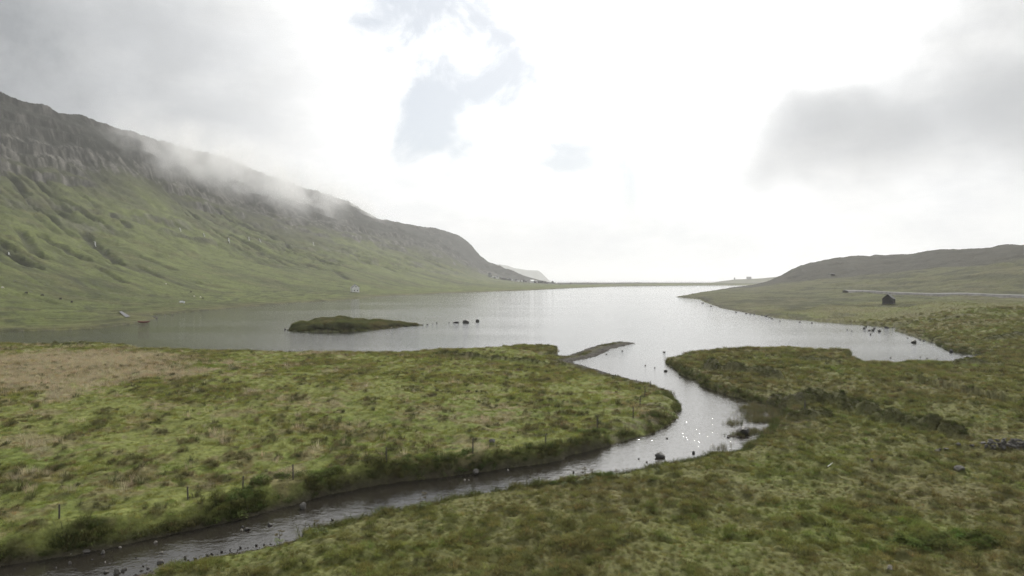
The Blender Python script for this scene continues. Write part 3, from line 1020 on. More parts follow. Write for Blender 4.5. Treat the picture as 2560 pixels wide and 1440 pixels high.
def leafy_mesh(name, n, rad, h, size, seed):
    r = random.Random(seed)
    V, Fc = [], []
    for i in range(n):
        a, rr = r.random() * 6.283, rad * r.random() ** 0.6
        c = Vector((rr * math.cos(a), rr * math.sin(a), h * r.uniform(0.25, 1.0) * (1.15 - rr / rad * 0.6)))
        az, tl = r.random() * 6.283, r.uniform(0.0, 0.9)
        ax = Vector((math.cos(az) * math.cos(tl), math.sin(az) * math.cos(tl), -math.sin(tl) * 0.6))
        sd = ax.cross(Vector((0, 0, 1)))
        sd.normalize()
        s = size * r.uniform(0.6, 1.3)
        k = len(V)
        V += [tuple(c - ax * s * .5), tuple(c + sd * s * .32 + Vector((0, 0, s * .1))), tuple(c + ax * s * .6), tuple(c - sd * s * .32 + Vector((0, 0, s * .1)))]
        Fc += [(k, k + 1, k + 2), (k, k + 2, k + 3)]
    me = bpy.data.meshes.new(name)
    me.from_pydata(V, [], Fc)
    me.materials.append(M_BLADE)
    return me


def source_set(name, meshes):
    c = bpy.data.collections.new(name)
    for i, me in enumerate(meshes):
        c.objects.link(bpy.data.objects.new("%s_%02d" % (name, i), me))
    return c, len(meshes)


SRC_SHORT = source_set("short_tuft", [tuft_mesh("short_tuft", 34, 0.30, 0.20, 0.020, 0.8, 100 + i) for i in range(4)])
SRC_LONG = source_set("long_tuft", [tuft_mesh("long_tuft", 46, 0.26, 0.46, 0.020, 0.9, 200 + i, 0.45) for i in range(4)])
SRC_SEED = source_set("seed_tuft", [tuft_mesh("seed_tuft", 30, 0.30, 0.62, 0.014, 0.45, 300 + i, 0.2) for i in range(3)])
SRC_RUSH = source_set("rush_tuft", [tuft_mesh("rush_tuft", 60, 0.24, 0.55, 0.018, 0.75, 400 + i, 0.3) for i in range(3)])
SRC_LEAF = source_set("leaf_clump", [leafy_mesh("leaf_clump", 60, 0.38, 0.45, 0.13, 500 + i) for i in range(3)])
SRC_REED = source_set("reed_tuft", [tuft_mesh("reed_tuft", 16, 0.30, 0.62, 0.014, 0.14, 600 + i, 0.1) for i in range(3)])


def scatter(name, label, x, y, z, size, tint, src, squash=None):
    n = len(x)
    me = bpy.data.meshes.new(name)
    me.vertices.add(n)
    me.vertices.foreach_set('co', np.stack([x, y, z], 1).astype(np.float32).ravel())
    a = me.attributes.new('tint', 'FLOAT_COLOR', 'POINT')
    a.data.foreach_set('color', np.concatenate([np.clip(tint, 0.005, 0.8), np.ones((n, 1))], 1).astype(np.float32).ravel())
    sc = np.stack([size, size, size if squash is None else size * squash], 1)
    a = me.attributes.new('size', 'FLOAT_VECTOR', 'POINT')
    a.data.foreach_set('vector', sc.astype(np.float32).ravel())
    a = me.attributes.new('turn', 'FLOAT_VECTOR', 'POINT')
    tr = np.stack([rng.normal(0, 0.10, n), rng.normal(0, 0.10, n), rng.random(n) * 6.283], 1)
    a.data.foreach_set('vector', tr.astype(np.float32).ravel())
    a = me.attributes.new('pick', 'INT', 'POINT')
    a.data.foreach_set('value', rng.integers(0, src[1], n).astype(np.int32))
    o = bpy.data.objects.new(name, me)
    COL.objects.link(o)
    ng = bpy.data.node_groups.new(name, 'GeometryNodeTree')
    ng.interface.new_socket('Geometry', in_out='INPUT', socket_type='NodeSocketGeometry')
    ng.interface.new_socket('Geometry', in_out='OUTPUT', socket_type='NodeSocketGeometry')
    N, L = ng.nodes, ng.links
    gi, go = N.new('NodeGroupInput'), N.new('NodeGroupOutput')
    ip = N.new('GeometryNodeInstanceOnPoints')
    ci = N.new('GeometryNodeCollectionInfo')
    ci.inputs['Collection'].default_value = src[0]
    ci.inputs['Separate Children'].default_value = True
    ci.inputs['Reset Children'].default_value = True
    L.new(gi.outputs[0], ip.inputs['Points'])
    L.new(ci.outputs[0], ip.inputs['Instance'])
    ip.inputs['Pick Instance'].default_value = True
    for nm, dt, sk in (('pick', 'INT', 'Instance Index'), ('size', 'FLOAT_VECTOR', 'Scale'), ('turn', 'FLOAT_VECTOR', 'Rotation')):
        na = N.new('GeometryNodeInputNamedAttribute')
        na.data_type = dt
        na.inputs['Name'].default_value = nm
        L.new(na.outputs['Attribute'], ip.inputs[sk])
    L.new(ip.outputs[0], go.inputs[0])
    md = o.modifiers.new('scatter', 'NODES')
    md.node_group = ng
    return tag(o, label, kind='stuff')


def rand_ground(n, dmin, dmax, ulo=-140, uhi=2700, power=1.0):
    """points over the plan between two distances; density per m2 falls off with distance by power"""
    q = rng.random(n)
    e = 2.0 - power
    d = (dmin ** e + q * (dmax ** e - dmin ** e)) ** (1 / e)
    u = rng.uniform(ulo, uhi, n)
    return (u - U0) / F * d, d


def local(x, y):
    fc = np.clip(np.rint(np.interp(U0 + F * x / y, ucols, np.arange(NC))).astype(int), 0, NC - 1)
    fr = np.clip(np.rint(np.interp(y, drow, np.arange(NR))).astype(int), 0, NR - 1)
    return fr, fc


def jitter(c, amt):
    k = rng.normal(1, amt, (len(c), 1))
    return c * k * rng.normal(1, amt * 0.35, (len(c), 3))


# meadow sward
x, y = rand_ground(105000, 36, 190, ulo=-500, power=0.75)
r, c = local(x, y)
m = mA[r, c] & (sdf[r, c] > 0.25) & (BE[r, c] * (sdf[r, c] < 2.5) < 0.5) 
x, y = x[m], y[m]
r, c = local(x, y)
sz = np.clip(rng.normal(0.85, 0.25, len(x)), 0.4, 1.7) * np.clip(y / 70, 0.9, 1.7) * lerp(0.6, 1.15, sstep(fbm(x, y, 14, 2, 133) + 0.4 * fbm(x, y, 4, 2, 135), -0.35, 0.35))
TINT = np.array((1.40, 1.34, 1.22))
scatter("meadow_grass", "short green grass of the riverside meadow", x, y, samp(Z, x, y), sz, jitter(samp(C, x, y) * TINT, 0.21), SRC_SHORT, rng.uniform(0.6, 1.2, len(x)))
# darker rank tussocks in the meadow
x, y = rand_ground(90000, 38, 190, power=0.8)
r, c = local(x, y)
m = mA[r, c] & (sdf[r, c] > 1.0) & (mndA[r, c] > 0.30) & (rng.random(len(x)) < 0.75) & (BE[r, c] * (sdf[r, c] < 4) < 0.5)
x, y = x[m], y[m]
base = np.array((0.088, 0.098, 0.040)) + rng.random((len(x), 1)) ** 2 * np.array((0.085, 0.050, 0.035))
scatter("rush_grass", "dark rank tussock grass dotted over the meadow", x, y, samp(Z, x, y), np.clip(rng.lognormal(-0.55, 0.35, len(x)), 0.3, 1.4), jitter(base, 0.15), SRC_RUSH, rng.uniform(0.6, 1.0, len(x)))
# pale seeding grass
x, y = rand_ground(60000, 45, 190, ulo=-140, uhi=1300, power=0.6)
r, c = local(x, y)
m = mA[r, c] & (sdf[r, c] > 1.0) & (rng.random(len(x)) < np.clip(tanm[r, c] * 0.62, 0.006, 1))
x, y = x[m], y[m]
base = np.array((0.37, 0.32, 0.215)) + rng.random((len(x), 1)) * np.array((0.09, 0.08, 0.05))
scatter("dry_grass", "pale seeding dry grass in the meadow", x, y, samp(Z, x, y), np.clip(rng.normal(0.9, 0.25, len(x)), 0.4, 1.5), jitter(base, 0.12), SRC_SEED)
# foreground moor; tints carry the cloud shadow and the small tussock shadows
x, y = rand_ground(290000, 22, 330, ulo=-300, uhi=3250, power=1.1)
r, c = local(x, y)
m = mB[r, c] & (sdf[r, c] > 0.25) & (BE[r, c] * (sdf[r, c] < 1.0) < 0.5) & (dike[r, c] < 0.4)
x, y = x[m], y[m]
r, c = local(x, y)
patch = sstep(mndB[r, c], 0.0, 0.6)
sz = (0.38 + 0.50 * patch) * rng.uniform(0.65, 1.35, len(x)) * np.clip(y / 75, 0.85, 1.7) * (1 - 0.5 * sstep(y, 210, 330))
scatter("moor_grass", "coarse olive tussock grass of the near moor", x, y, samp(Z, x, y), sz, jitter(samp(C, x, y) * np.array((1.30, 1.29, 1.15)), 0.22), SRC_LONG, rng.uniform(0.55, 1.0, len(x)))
x, y = rand_ground(85000, 22, 260, ulo=-300, uhi=3250, power=1.0)
r, c = local(x, y)
m = mB[r, c] & (sdf[r, c] > 0.8) & (mndB[r, c] > 0.35) & (rng.random(len(x)) < 0.16)
x, y = x[m], y[m]
base = np.array((0.058, 0.064, 0.026)) + rng.random((len(x), 1)) ** 2 * np.array((0.05, 0.04, 0.02))
scatter("sedge_grass", "small dark sedge tufts speckled over the moor", x, y, samp(Z, x, y), np.clip(rng.lognormal(-0.65, 0.3, len(x)), 0.25, 1.0) * np.clip(y / 70, 0.9, 1.6), jitter(base, 0.15), SRC_RUSH, rng.uniform(0.6, 1.0, len(x)))
# rank growth hanging over banks and dikes, tinted dark to carry their shade
x, y = rand_ground(340000, 36, 175, power=0.95)
r, c = local(x, y)
bk = ((mA[r, c] & (BH[r, c] > 0.85) & (sdf[r, c] > 0.30) & (sdf[r, c] < 0.75 + 0.9 * fbm(x, y, 3.0, 2, 330)) & (BE[r, c] < 0.4) & (rng.random(len(x)) < 0.65))
      | (mB[r, c] & (sdf[r, c] > 0.1) & (sdf[r, c] < 0.9) & (BE[r, c] < 0.4) & (rng.random(len(x)) < 0.5)) | ((dike[r, c] > 0.35) & isl[r, c] & (rng.random(len(x)) < 0.5)))
x, y = x[bk], y[bk]
base = np.array((0.082, 0.094, 0.034)) + rng.random((len(x), 1)) ** 1.5 * np.array((0.065, 0.055, 0.028))
base = np.where((dike[local(x, y)] > 0.35)[:, None], base * 0.72, base)  # dike tufts tinted darker still, as backlit faces
scatter("bank_grass", "rank grass tinted dark for shade, hanging over the river banks", x, y, samp(Z, x, y), np.clip(rng.normal(0.95, 0.3, len(x)), 0.4, 1.8) * np.where(dike[local(x, y)] > 0.35, 0.6, 1.0), jitter(base, 0.18), SRC_LONG, rng.uniform(0.7, 1.1, len(x)))
# broad-leaved clumps on the banks and at the moor's lower edge
x, y = rand_ground(120000, 33, 120, power=1.0)
r, c = local(x, y)
cl = fbm(x, y, 5, 2, 320)
m = ((mA[r, c] & (BH[r, c] > 0.85) & (sdf[r, c] > 0.1) & (sdf[r, c] < 2.6) & (cl > 0.25) & (rng.random(len(x)) < 0.5))
     | (mB[r, c] & (spot(2430, 1425, 230, 22)[r, c] + spot(1420, 1215, 110, 16)[r, c] + spot(2300, 1270, 160, 25)[r, c] * 0.35 > 0.35) & (cl > -0.25) & (rng.random(len(x)) < 0.6)))
x, y = x[m], y[m]
base = np.array((0.085, 0.115, 0.032)) + rng.random((len(x), 1)) * np.array((0.05, 0.05, 0.025))
scatter("broadleaf_growth", "broad-leaved weeds crowding the river banks", x, y, samp(Z, x, y), np.clip(rng.normal(0.8, 0.25, len(x)), 0.4, 1.4), jitter(base, 0.2), SRC_LEAF, rng.uniform(0.6, 1.1, len(x)))
# islet growth
x, y = rand_ground(160000, 195, 252, ulo=700, uhi=1075)
r, c = local(x, y)
m = mI[r, c] & (sdf[r, c] > 0.4)
x, y = x[m], y[m]
scatter("islet_grass", "tall uncut grass covering the islet", x, y, samp(Z, x, y), rng.uniform(0.8, 2.0, len(x)) * np.clip(sdf[local(x, y)] / 2.5, 0.3, 1), jitter(samp(C, x, y) * 1.5, 0.22), SRC_LONG)
# reeds in the shallow bend
rx, ry = [], []
for (u, v, su, sv, n) in [(1890, 1022, 34, 9, 420), (1905, 1050, 30, 6, 320), (1880, 1038, 30, 8, 130), (1835, 1058, 16, 5, 60), (1885, 1080, 20, 5, 120), (1850, 1088, 24, 3, 60), (1800, 1120, 16, 6, 25), (1940, 1033, 20, 8, 200)]:
    for _ in range(n):
        px, py = G(u + random.gauss(0, su) * 0.7, v + random.gauss(0, sv) * 0.7)
        rx.append(px)
        ry.append(py)
rx, ry = np.array(rx), np.array(ry)
scatter("reed_bed", "thin reeds standing in the shallow river bend", rx, ry, np.maximum(samp(Z, rx, ry), -0.12), rng.uniform(0.5, 1.1, len(rx)), jitter(np.tile((0.125, 0.118, 0.060), (len(rx), 1)), 0.2), SRC_REED)


# ------------------------------------------------------------------ things
def empty(name, loc, rz=0.0):
    o = bpy.data.objects.new(name, None)
    o.location = loc
    o.rotation_euler = (0, 0, rz)
    o.empty_display_size = 0.3
    COL.objects.link(o)
    return o


class MB:
    def __init__(self):
        self.v, self.f = [], []

    def box(self, lo, hi):
        x0, y0, z0 = lo
        x1, y1, z1 = hi
        k = len(self.v)
        self.v += [(x0, y0, z0), (x1, y0, z0), (x1, y1, z0), (x0, y1, z0), (x0, y0, z1), (x1, y0, z1), (x1, y1, z1), (x0, y1, z1)]
        self.f += [tuple(k + i for i in q) for q in ((0, 3, 2, 1), (4, 5, 6, 7), (0, 1, 5, 4), (1, 2, 6, 5), (2, 3, 7, 6), (3, 0, 4, 7))]
        return self

    def poly_prism(self, pts, y0, y1):
        """pts: outline in x,z; extruded along y"""
        k, n = len(self.v), len(pts)
        self.v += [(p[0], y0, p[1]) for p in pts] + [(p[0], y1, p[1]) for p in pts]
        self.f += [tuple(range(k, k + n)), tuple(range(k + 2 * n - 1, k + n - 1, -1))]
        for i in range(n):
            j = (i + 1) % n
            self.f.append((k + i, k + n + i, k + n + j, k + j))
        return self

    def tube(self, pts, rad, seg=6, cap=True):
        pts = [Vector(p) for p in pts]
        if not isinstance(rad, (list, tuple)):
            rad = [rad] * len(pts)
        k = len(self.v)
        for i, p in enumerate(pts):
            d = (pts[min(i + 1, len(pts) - 1)] - pts[max(i - 1, 0)]).normalized()
            a = d.cross(Vector((0, 0, 1)) if abs(d.z) < 0.9 else Vector((1, 0, 0))).normalized()
            b = d.cross(a)
            for s in range(seg):
                t = 2 * math.pi * s / seg
                self.v.append(tuple(p + (a * math.cos(t) + b * math.sin(t)) * rad[i]))
        for i in range(len(pts) - 1):
            for s in range(seg):
                s2 = (s + 1) % seg
                self.f.append((k + i * seg + s, k + i * seg + s2, k + (i + 1) * seg + s2, k + (i + 1) * seg + s))
        if cap:
            self.f += [tuple(k + s for s in range(seg))[::-1], tuple(k + (len(pts) - 1) * seg + s for s in range(seg))]
        return self

    def build(self, name, mat, parent=None, smooth=False):
        return link_mesh(name, self.v, self.f, mat, parent, smooth)


M_WOOD = principled("weathered_wood", (0.085, 0.076, 0.065), 0.9, 0.2, (6.0, 0.35), (20, 0.4, 0.02))
M_WIRE = principled("fence_wire", (0.20, 0.20, 0.19), 0.5, 0.5, metallic=0.6)
M_STONE = principled("river_stone", (0.105, 0.098, 0.090), 0.85, 0.25, (2.2, 0.40), (5.0, 0.7, 0.08))
M_STONE_D = principled("wet_dark_stone", (0.045, 0.042, 0.038), 0.55, 0.4, (2.5, 0.35), (5.0, 0.7, 0.08))
M_STONE_P = principled("pale_stone", (0.24, 0.225, 0.20), 0.9, 0.2, (2.5, 0.3), (6.0, 0.6, 0.06))
M_LICHEN = principled("lichen_stone", (0.125, 0.120, 0.110), 0.92, 0.15, (1.6, 0.5), (6.0, 0.8, 0.08))


def rock_mesh(name, seed, mat, flat=0.7, sub=2):
    bm = bmesh.new()
    bmesh.ops.create_icosphere(bm, subdivisions=sub, radius=1.0)
    r = random.Random(seed)
    cuts = [(Vector((r.gauss(0, 1), r.gauss(0, 1), r.gauss(0, 0.8))).normalized(), r.uniform(0.42, 0.8)) for _ in range(12)]
    for v in bm.verts:
        p = v.co.copy()
        for n, d in cuts:
            e = p.dot(n) - d
            if e > 0:
                p -= n * e * 0.97
        p *= 1 + r.uniform(-0.05, 0.05)
        v.co = Vector((p.x, p.y, p.z * flat))
    me = bpy.data.meshes.new(name)
    bm.to_mesh(me)
    bm.free()
    me.materials.append(mat)
    return me


ROCKS = {k: [rock_mesh("rock", 10 * i + j, m) for i in range(5)] for j, (k, m) in enumerate((("g", M_STONE), ("d", M_STONE_D), ("p", M_STONE_P), ("l", M_LICHEN)))}


def rock(u, v, wpx, hpx, kind, label, group=None, name="rock", z=None, cat="rock"):
    """a stone whose waterline or foot is seen at (u, v), wpx wide and hpx tall in the photograph"""
    if group and name == "rock":
        big_, small_ = (13, 6) if v > 1000 else (9, 5)
        if wpx >= big_:
            label = "large " + label.replace("small ", "")
        elif wpx <= small_:
            label = "tiny " + label.replace("small ", "")
    if z is None:
        x, y, zz = hit(u, v)
    else:
        zz = z
        x, y = G(u, v, z)
    k = y / F * (0.85 if v < 950 else 1.0)
    me = random.choice(ROCKS[kind])
    o = bpy.data.objects.new(name, me)
    rw, rh = wpx * k * 0.5, hpx * k
    o.scale = (rw * 1.12, rw * random.uniform(0.8, 1.15), rh / 0.62 * 0.78)
    o.location = (x, y + rw * 0.3, zz + rh * 0.22)
    o.rotation_euler = (random.uniform(-.12, .12), random.uniform(-.12, .12), random.choice((0, math.pi)) + random.uniform(-0.5, 0.5))
    COL.objects.link(o)
    return tag(o, label, cat, group)


# single boulders
big = rock(1855, 1088, 38, 24, 'd', "large dark boulder with a grass tuft growing on top among reeds", name="boulder", z=0.0, cat="boulder")
tf = MB()
for i in range(26):
    a = random.random() * 6.28
    tf.tube([(0.1 * math.cos(a), 0.1 * math.sin(a), 0), (0.3 * math.cos(a), 0.3 * math.sin(a), random.uniform(0.35, 0.75))], [0.012, 0.002], 3, False)
tuft = tf.build("grass_tuft", principled("tuft_grass", (0.10, 0.11, 0.045), 0.9, 0.1), big)
tuft.matrix_parent_inverse.identity()
tuft.location = (0, 0, 0.55)
tuft.scale = (0.9, 0.9, 1.2)
rock(1650, 1144, 30, 14, 'd', "broad low boulder alone in the middle of the river", name="boulder", z=0.0, cat="boulder")
rock(756, 1273, 26, 15, 'l', "pale rounded boulder at the foot of the left grassy bank", name="boulder", z=0.0, cat="boulder")
rock(1190, 1183, 16, 12, 'g', "half-buried boulder in the shaded face of the river bank", name="boulder", z=0.15, cat="boulder")
rock(1231, 1107, 22, 9, 'l', "flat pale boulder lying in the meadow behind the fence", name="boulder", cat="boulder")
rock(2402, 1178, 34, 13, 'l', "flat-topped boulder sunk in grass below the stone wall", name="boulder", cat="boulder")
rock(2228, 1440, 26, 10, 'p', "pale flat stone in the leafy growth at the moor edge", cat="rock")
rock(2181, 1153, 11, 6, 'd', "small dark stone alone on the open moor", cat="rock")
rock(2284, 857, 16, 9, 'd', "rounded dark boulder alone close to the bay's far shore", name="boulder", z=0.0, cat="boulder")
rock(2380, 880, 15, 9, 'd', "dark boulder touching the bank near the bay's inner end", name="boulder", z=0.0, cat="boulder")
rock(2417, 894, 18, 6, 'd', "low flat boulder in the narrow inner end of the bay", name="boulder", z=0.0, cat="boulder")
rock(1735, 1134, 11, 7, 'd', "small dark stone in the river between the two boulders", z=0.0)
# stones of the shallow near reach
NEARS = [(215, 1382, 20, 8, 'g'), (256, 1385, 14, 9, 'l'), (175, 1410, 11, 7, 'g'), (139, 1421, 6, 4, 'g'), (177, 1388, 5, 4, 'p'), (388, 1358, 10, 5, 'p'), (300, 1370, 8, 6, 'p'),
         (403, 1383, 9, 7, 'p'), (463, 1396, 10, 7, 'g'), (401, 1409, 17, 12, 'g'), (398, 1402, 7, 4, 'd'), (370, 1422, 11, 6, 'g'), (358, 1416, 5, 3, 'd'), (264, 1432, 13, 9, 'g'), (290, 1436, 15, 13, 'l'),
         (307, 1429, 10, 7, 'l'), (314, 1424, 8, 5, 'l'), (300, 1433, 6, 4, 'g'), (262, 1407, 6, 4, 'p'), (274, 1410, 5, 3, 'g'), (225, 1433, 6, 4, 'g'), (230, 1400, 5, 3, 'd'), (340, 1395, 6, 3, 'd'), (190, 1425, 5, 3, 'd'), (120, 1432, 6, 4, 'g'), (60, 1425, 6, 4, 'd')]
LBL = {'g': ("grey stone poking out of the shallow river above the gravel beach", "grey stones in the shallow reach"),
       'l': ("lichen-pale rough stone in the shallow river above the gravel beach", "rough pale stones in the shallow reach"),
       'p': ("small whitish stone in the shallow river above the gravel beach", "whitish stones in the shallow reach"),
       'd': ("small wet dark stone in the shallow river above the gravel beach", "wet dark stones in the shallow reach")}
for (u, v, a, b, k) in NEARS:
    rock(u, v, a, b, k, LBL[k][0], LBL[k][1], z=0.0)
rock(617, 1326, 15, 9, 'd', "largest dark stone of three lying together in mid river", z=0.0)
rock(605, 1319, 9, 4, 'd', "thin flat dark stone of three lying together in mid river", z=0.0)
rock(603, 1327, 9, 6, 'p', "whitish stone of three lying together in mid river", z=0.0)
rock(674, 1315, 13, 8, 'd', "dark stone alone in mid river below the three", z=0.0)
for (u, v, a, b) in [(553, 1380, 9, 4), (530, 1386, 8, 4), (517, 1390, 11, 6), (487, 1397, 9, 5), (600, 1370, 8, 4), (640, 1364, 8, 4), (575, 1376, 6, 3), (470, 1402, 6, 3), (660, 1362, 6, 3), (445, 1407, 7, 4)]:
    rock(u, v, a, b, 'd', "dark pebble stone along the waterline of the gravel beach", "stones along the gravel beach waterline", z=0.02)
for (u, v, a, b) in [(831, 1300, 8, 5), (952, 1287, 13, 6), (985, 1284, 6, 4), (1003, 1282, 6, 3), (1020, 1280, 7, 4), (1035, 1276, 8, 3), (1050, 1272, 5, 3)]:
    rock(u, v, a, b, 'd', "dark stone at the water's edge below the near moor bank", "stones below the near moor bank", z=0.02)
for (u, v, a, b) in [(1162, 1203, 7, 5), (1270, 1177, 6, 5), (1172, 1201, 5, 3)]:
    rock(u, v, a, b, 'p', "small white stone in dark water under the tall left bank", "white stones under the left bank", z=0.0)
for (u, v, a, b) in [(1597, 1148, 7, 3), (1617, 1156, 7, 3), (1434, 1182, 5, 4), (1667, 1097, 6, 4), (1320, 1190, 5, 3)]:
    rock(u, v, a, b, 'd', "small dark stone barely breaking the open river surface", "small stones in the open river", z=0.0)
for (u, v, a, b) in [(1665, 929, 11, 5), (1661, 881, 9, 4), (1556, 878, 7, 3), (1613, 914, 5, 3), (1637, 920, 5, 3), (1680, 919, 6, 3), (1516, 886, 5, 3), (1700, 945, 5, 3)]:
    rock(u, v, a, b, 'd', "dark stone in the bright river mouth beside the gravel spit", "stones in the river mouth", z=0.0)
for (u, v, a, b) in [(2162, 822, 8, 5), (2173, 827, 9, 6), (2183, 827, 10, 7), (2186, 822, 11, 4), (2199, 829, 11, 7), (2177, 837, 6, 4), (2219, 820, 15, 5), (2166, 818, 5, 3), (2161, 828, 6, 3), (2118, 825, 5, 3), (2130, 828, 4, 2), (2232, 819, 5, 3)]:
    rock(u, v, a, b, 'd', "dark stone in the cluster breaking the bay's sunlit water", "cluster of stones in the bay", z=0.0)
for (u, v, a, b) in [(2390, 900, 8, 4), (2227, 895, 5, 3), (2301, 893, 5, 3), (2318, 896, 6, 3), (2343, 897, 4, 2), (2440, 888, 7, 3), (2310, 853, 8, 3), (2300, 850, 5, 3), (2270, 846, 5, 3)]:
    rock(u, v, a, b, 'd', "small dark stone near the shore of the inner bay", "small stones of the inner bay", z=0.0)
rock(1140, 807, 22, 5, 'd', "long low dark skerry rock in the lake beyond the islet", name="skerry", z=0.0)
rock(1163, 807, 20, 9, 'd', "tallest peaked skerry rock of three in the lake", name="skerry", z=0.0)
rock(1195, 804, 13, 8, 'd', "squat skerry rock outermost from the islet in the lake", name="skerry", z=0.0)
for (u, v, a, b) in [(1030, 812, 10, 5), (1046, 813, 9, 4), (1057, 812.5, 6, 3), (1069, 812, 7, 3), (1081, 810, 4, 2), (1092, 808, 4, 3), (1122, 807, 4, 3), (1012, 814, 12, 7), (713, 824, 6, 4), (720, 826, 8, 4)]:
    rock(u, v, a, b, 'd', "dark stone strung out in the water off the islet's tip", "stones off the islet tips", z=0.0)
for (u, v, a, b) in [(1866, 784, 7, 4), (1876, 785.5, 6, 3), (1886, 786, 7, 3), (1915, 791, 9, 4), (1924, 794, 7, 3), (1905, 789, 5, 3), (1757, 758, 8, 3), (1778, 766, 7, 3), (1840, 781, 6, 3), (1950, 803, 5, 3), (2000, 806, 6, 3), (2030, 808, 5, 3), (1930, 797, 5, 3)]:
    rock(u, v, a, b, 'd', "dark shore stone along the lake below the green right fields", "stones along the right lake shore", z=0.0)
for (u, v, a, b) in [(1893, 1113, 8, 5), (1880, 1120, 7, 4), (1868, 1126, 6, 4), (1800, 1136, 14, 6), (1784, 1139, 12, 6), (1772, 1143, 10, 5), (1795, 1143, 9, 5), (1905, 1040, 5, 3), (1885, 1031, 7, 3), (1847, 1094, 9, 3), (1820, 1094, 9, 4)]:
    rock(u, v, a, b, 'd', "dark stone in the reedy shallows of the river bend", "stones in the reedy bend", z=0.02)
for (u, v, a, b) in [(385, 792, 7, 4), (391, 795, 8, 3), (495, 777, 6, 3), (430, 786, 5, 2), (412, 787, 5, 2)]:
    rock(u, v, a, b, 'p', "whitish stone on the lake shore beyond the red boat", "whitish stones on the far left shore", z=0.1)

# dry stone wall
wall_pts = [hit(u, v) for (u, v) in [(2468, 1124), (2500, 1124), (2530, 1122), (2565, 1119), (2640, 1112)]]
wroot = tag(empty("dry_stone_wall", wall_pts[0]), "tumbled grey dry stone wall crossing the moor", "stone wall")
WS = [ROCKS['l'][i] for i in range(5)] + [ROCKS['g'][i] for i in range(5)]
org = Vector(wall_pts[0])


def wall_stone(x, y, z, sx, sy, sz):
    o = bpy.data.objects.new("stone", random.choice(WS))
    o.parent = wroot
    o.location = Vector((x, y, z)) - org
    o.scale = (sx, sy, sz)
    o.rotation_euler = (random.uniform(-.3, .3), random.uniform(-.3, .3), random.uniform(0, 6.28))
    COL.objects.link(o)


for i in range(len(wall_pts) - 1):
    a, b = Vector(wall_pts[i]), Vector(wall_pts[i + 1])
    L_ = (b - a).length
    n = max(2, int(L_ / 0.27))
    for j in range(n):
        p = a.lerp(b, (j + random.random()) / n)
        for lay in range(4):
            if lay == 3 and random.random() < 0.45:
                continue
            s = random.uniform(0.20, 0.34) * (1.05 - 0.08 * lay)
            wall_stone(p.x + random.uniform(-.15, .15), p.y + random.uniform(-.22, .22) * (1 - lay * 0.2), zat(p.x, p.y) + 0.05 + lay * 0.24, s * 1.25, s, s * 0.9)
for (u, v, a, b) in [(2342, 1129, 16, 7), (2364, 1125, 16, 8), (2395, 1117, 17, 10), (2430, 1117, 14, 8), (2456, 1110, 18, 5), (2384, 1121, 6, 4), (2350, 1126, 10, 5)]:
    x, y, z = hit(u, v)
    k = y / F
    wall_stone(x, y, z + b * k * 0.3, a * k * 0.55, a * k * 0.45, b * k * 0.8)

# wire fence along the left river bank
FP = [(148, 1298, 31), (470, 1252, 27), (607, 1224, 28), (733, 1200, 33), (966, 1168, 34), (1182, 1140, 32), (1364, 1117, 29), (1493, 1077, 26), (1583, 1046, 26), (1600, 1016, 20), (1612, 991, 20), (1626, 970, 14)]
bases = [hit(u, v) for (u, v, h) in FP]
fr = tag(empty("wire_fence", bases[0]), "wire fence on thin weathered posts along the meadow's river bank", "fence")
org = Vector(bases[0])
tops = []
for i, ((u, v, h), p) in enumerate(zip(FP, bases)):
    hh = h * p[1] / F + 0.15
    q = Vector(p) - org
    lean = (random.uniform(-.05, .05), random.uniform(-.05, .05))
    mb = MB().tube([(q.x, q.y, q.z - 0.3), (q.x + lean[0] * .5, q.y + lean[1] * .5, q.z + hh * 0.5), (q.x + lean[0], q.y + lean[1], q.z + hh)], [0.055, 0.052, 0.045], 7)
    mb.build("post", M_WOOD, fr)
    tops.append((q, lean, hh))
for lvl in (0.45, 0.9):
    for i in range(len(tops) - 1):
        (a, la_, ha), (b, lb_, hb) = tops[i], tops[i + 1]
        pa, pb = a + Vector((la_[0] * lvl, la_[1] * lvl, ha * lvl)), b + Vector((lb_[0] * lvl, lb_[1] * lvl, hb * lvl))
        mid = pa.lerp(pb, 0.5) - Vector((0, 0, 0.06))
        MB().tube([pa, mid, pb], 0.003, 4).build("wire", M_WIRE, fr)
p = hit(2012, 1029)
o = MB().tube([(0, 0, -0.3), (0.02, 0, 0.6), (0.05, 0.02, 18 * p[1] / F + 0.1)], [0.07, 0.065, 0.055], 7).build("fence_post", M_WOOD)
o.location = p
tag(o, "lone old wooden post on the moor above the reedy bend", "post")
p = hit(2074, 1174)
o = MB().tube([(-0.22, -0.15, 0.10), (0.0, 0.0, 0.16), (0.32, 0.18, 0.30)], [0.04, 0.04, 0.025], 7).build("pole", principled("white_pole", (0.62, 0.62, 0.58), 0.6, 0.3, (5, 0.2)))
o.location = p
tag(o, "short white pole lying tilted in the moor grass", "pole")

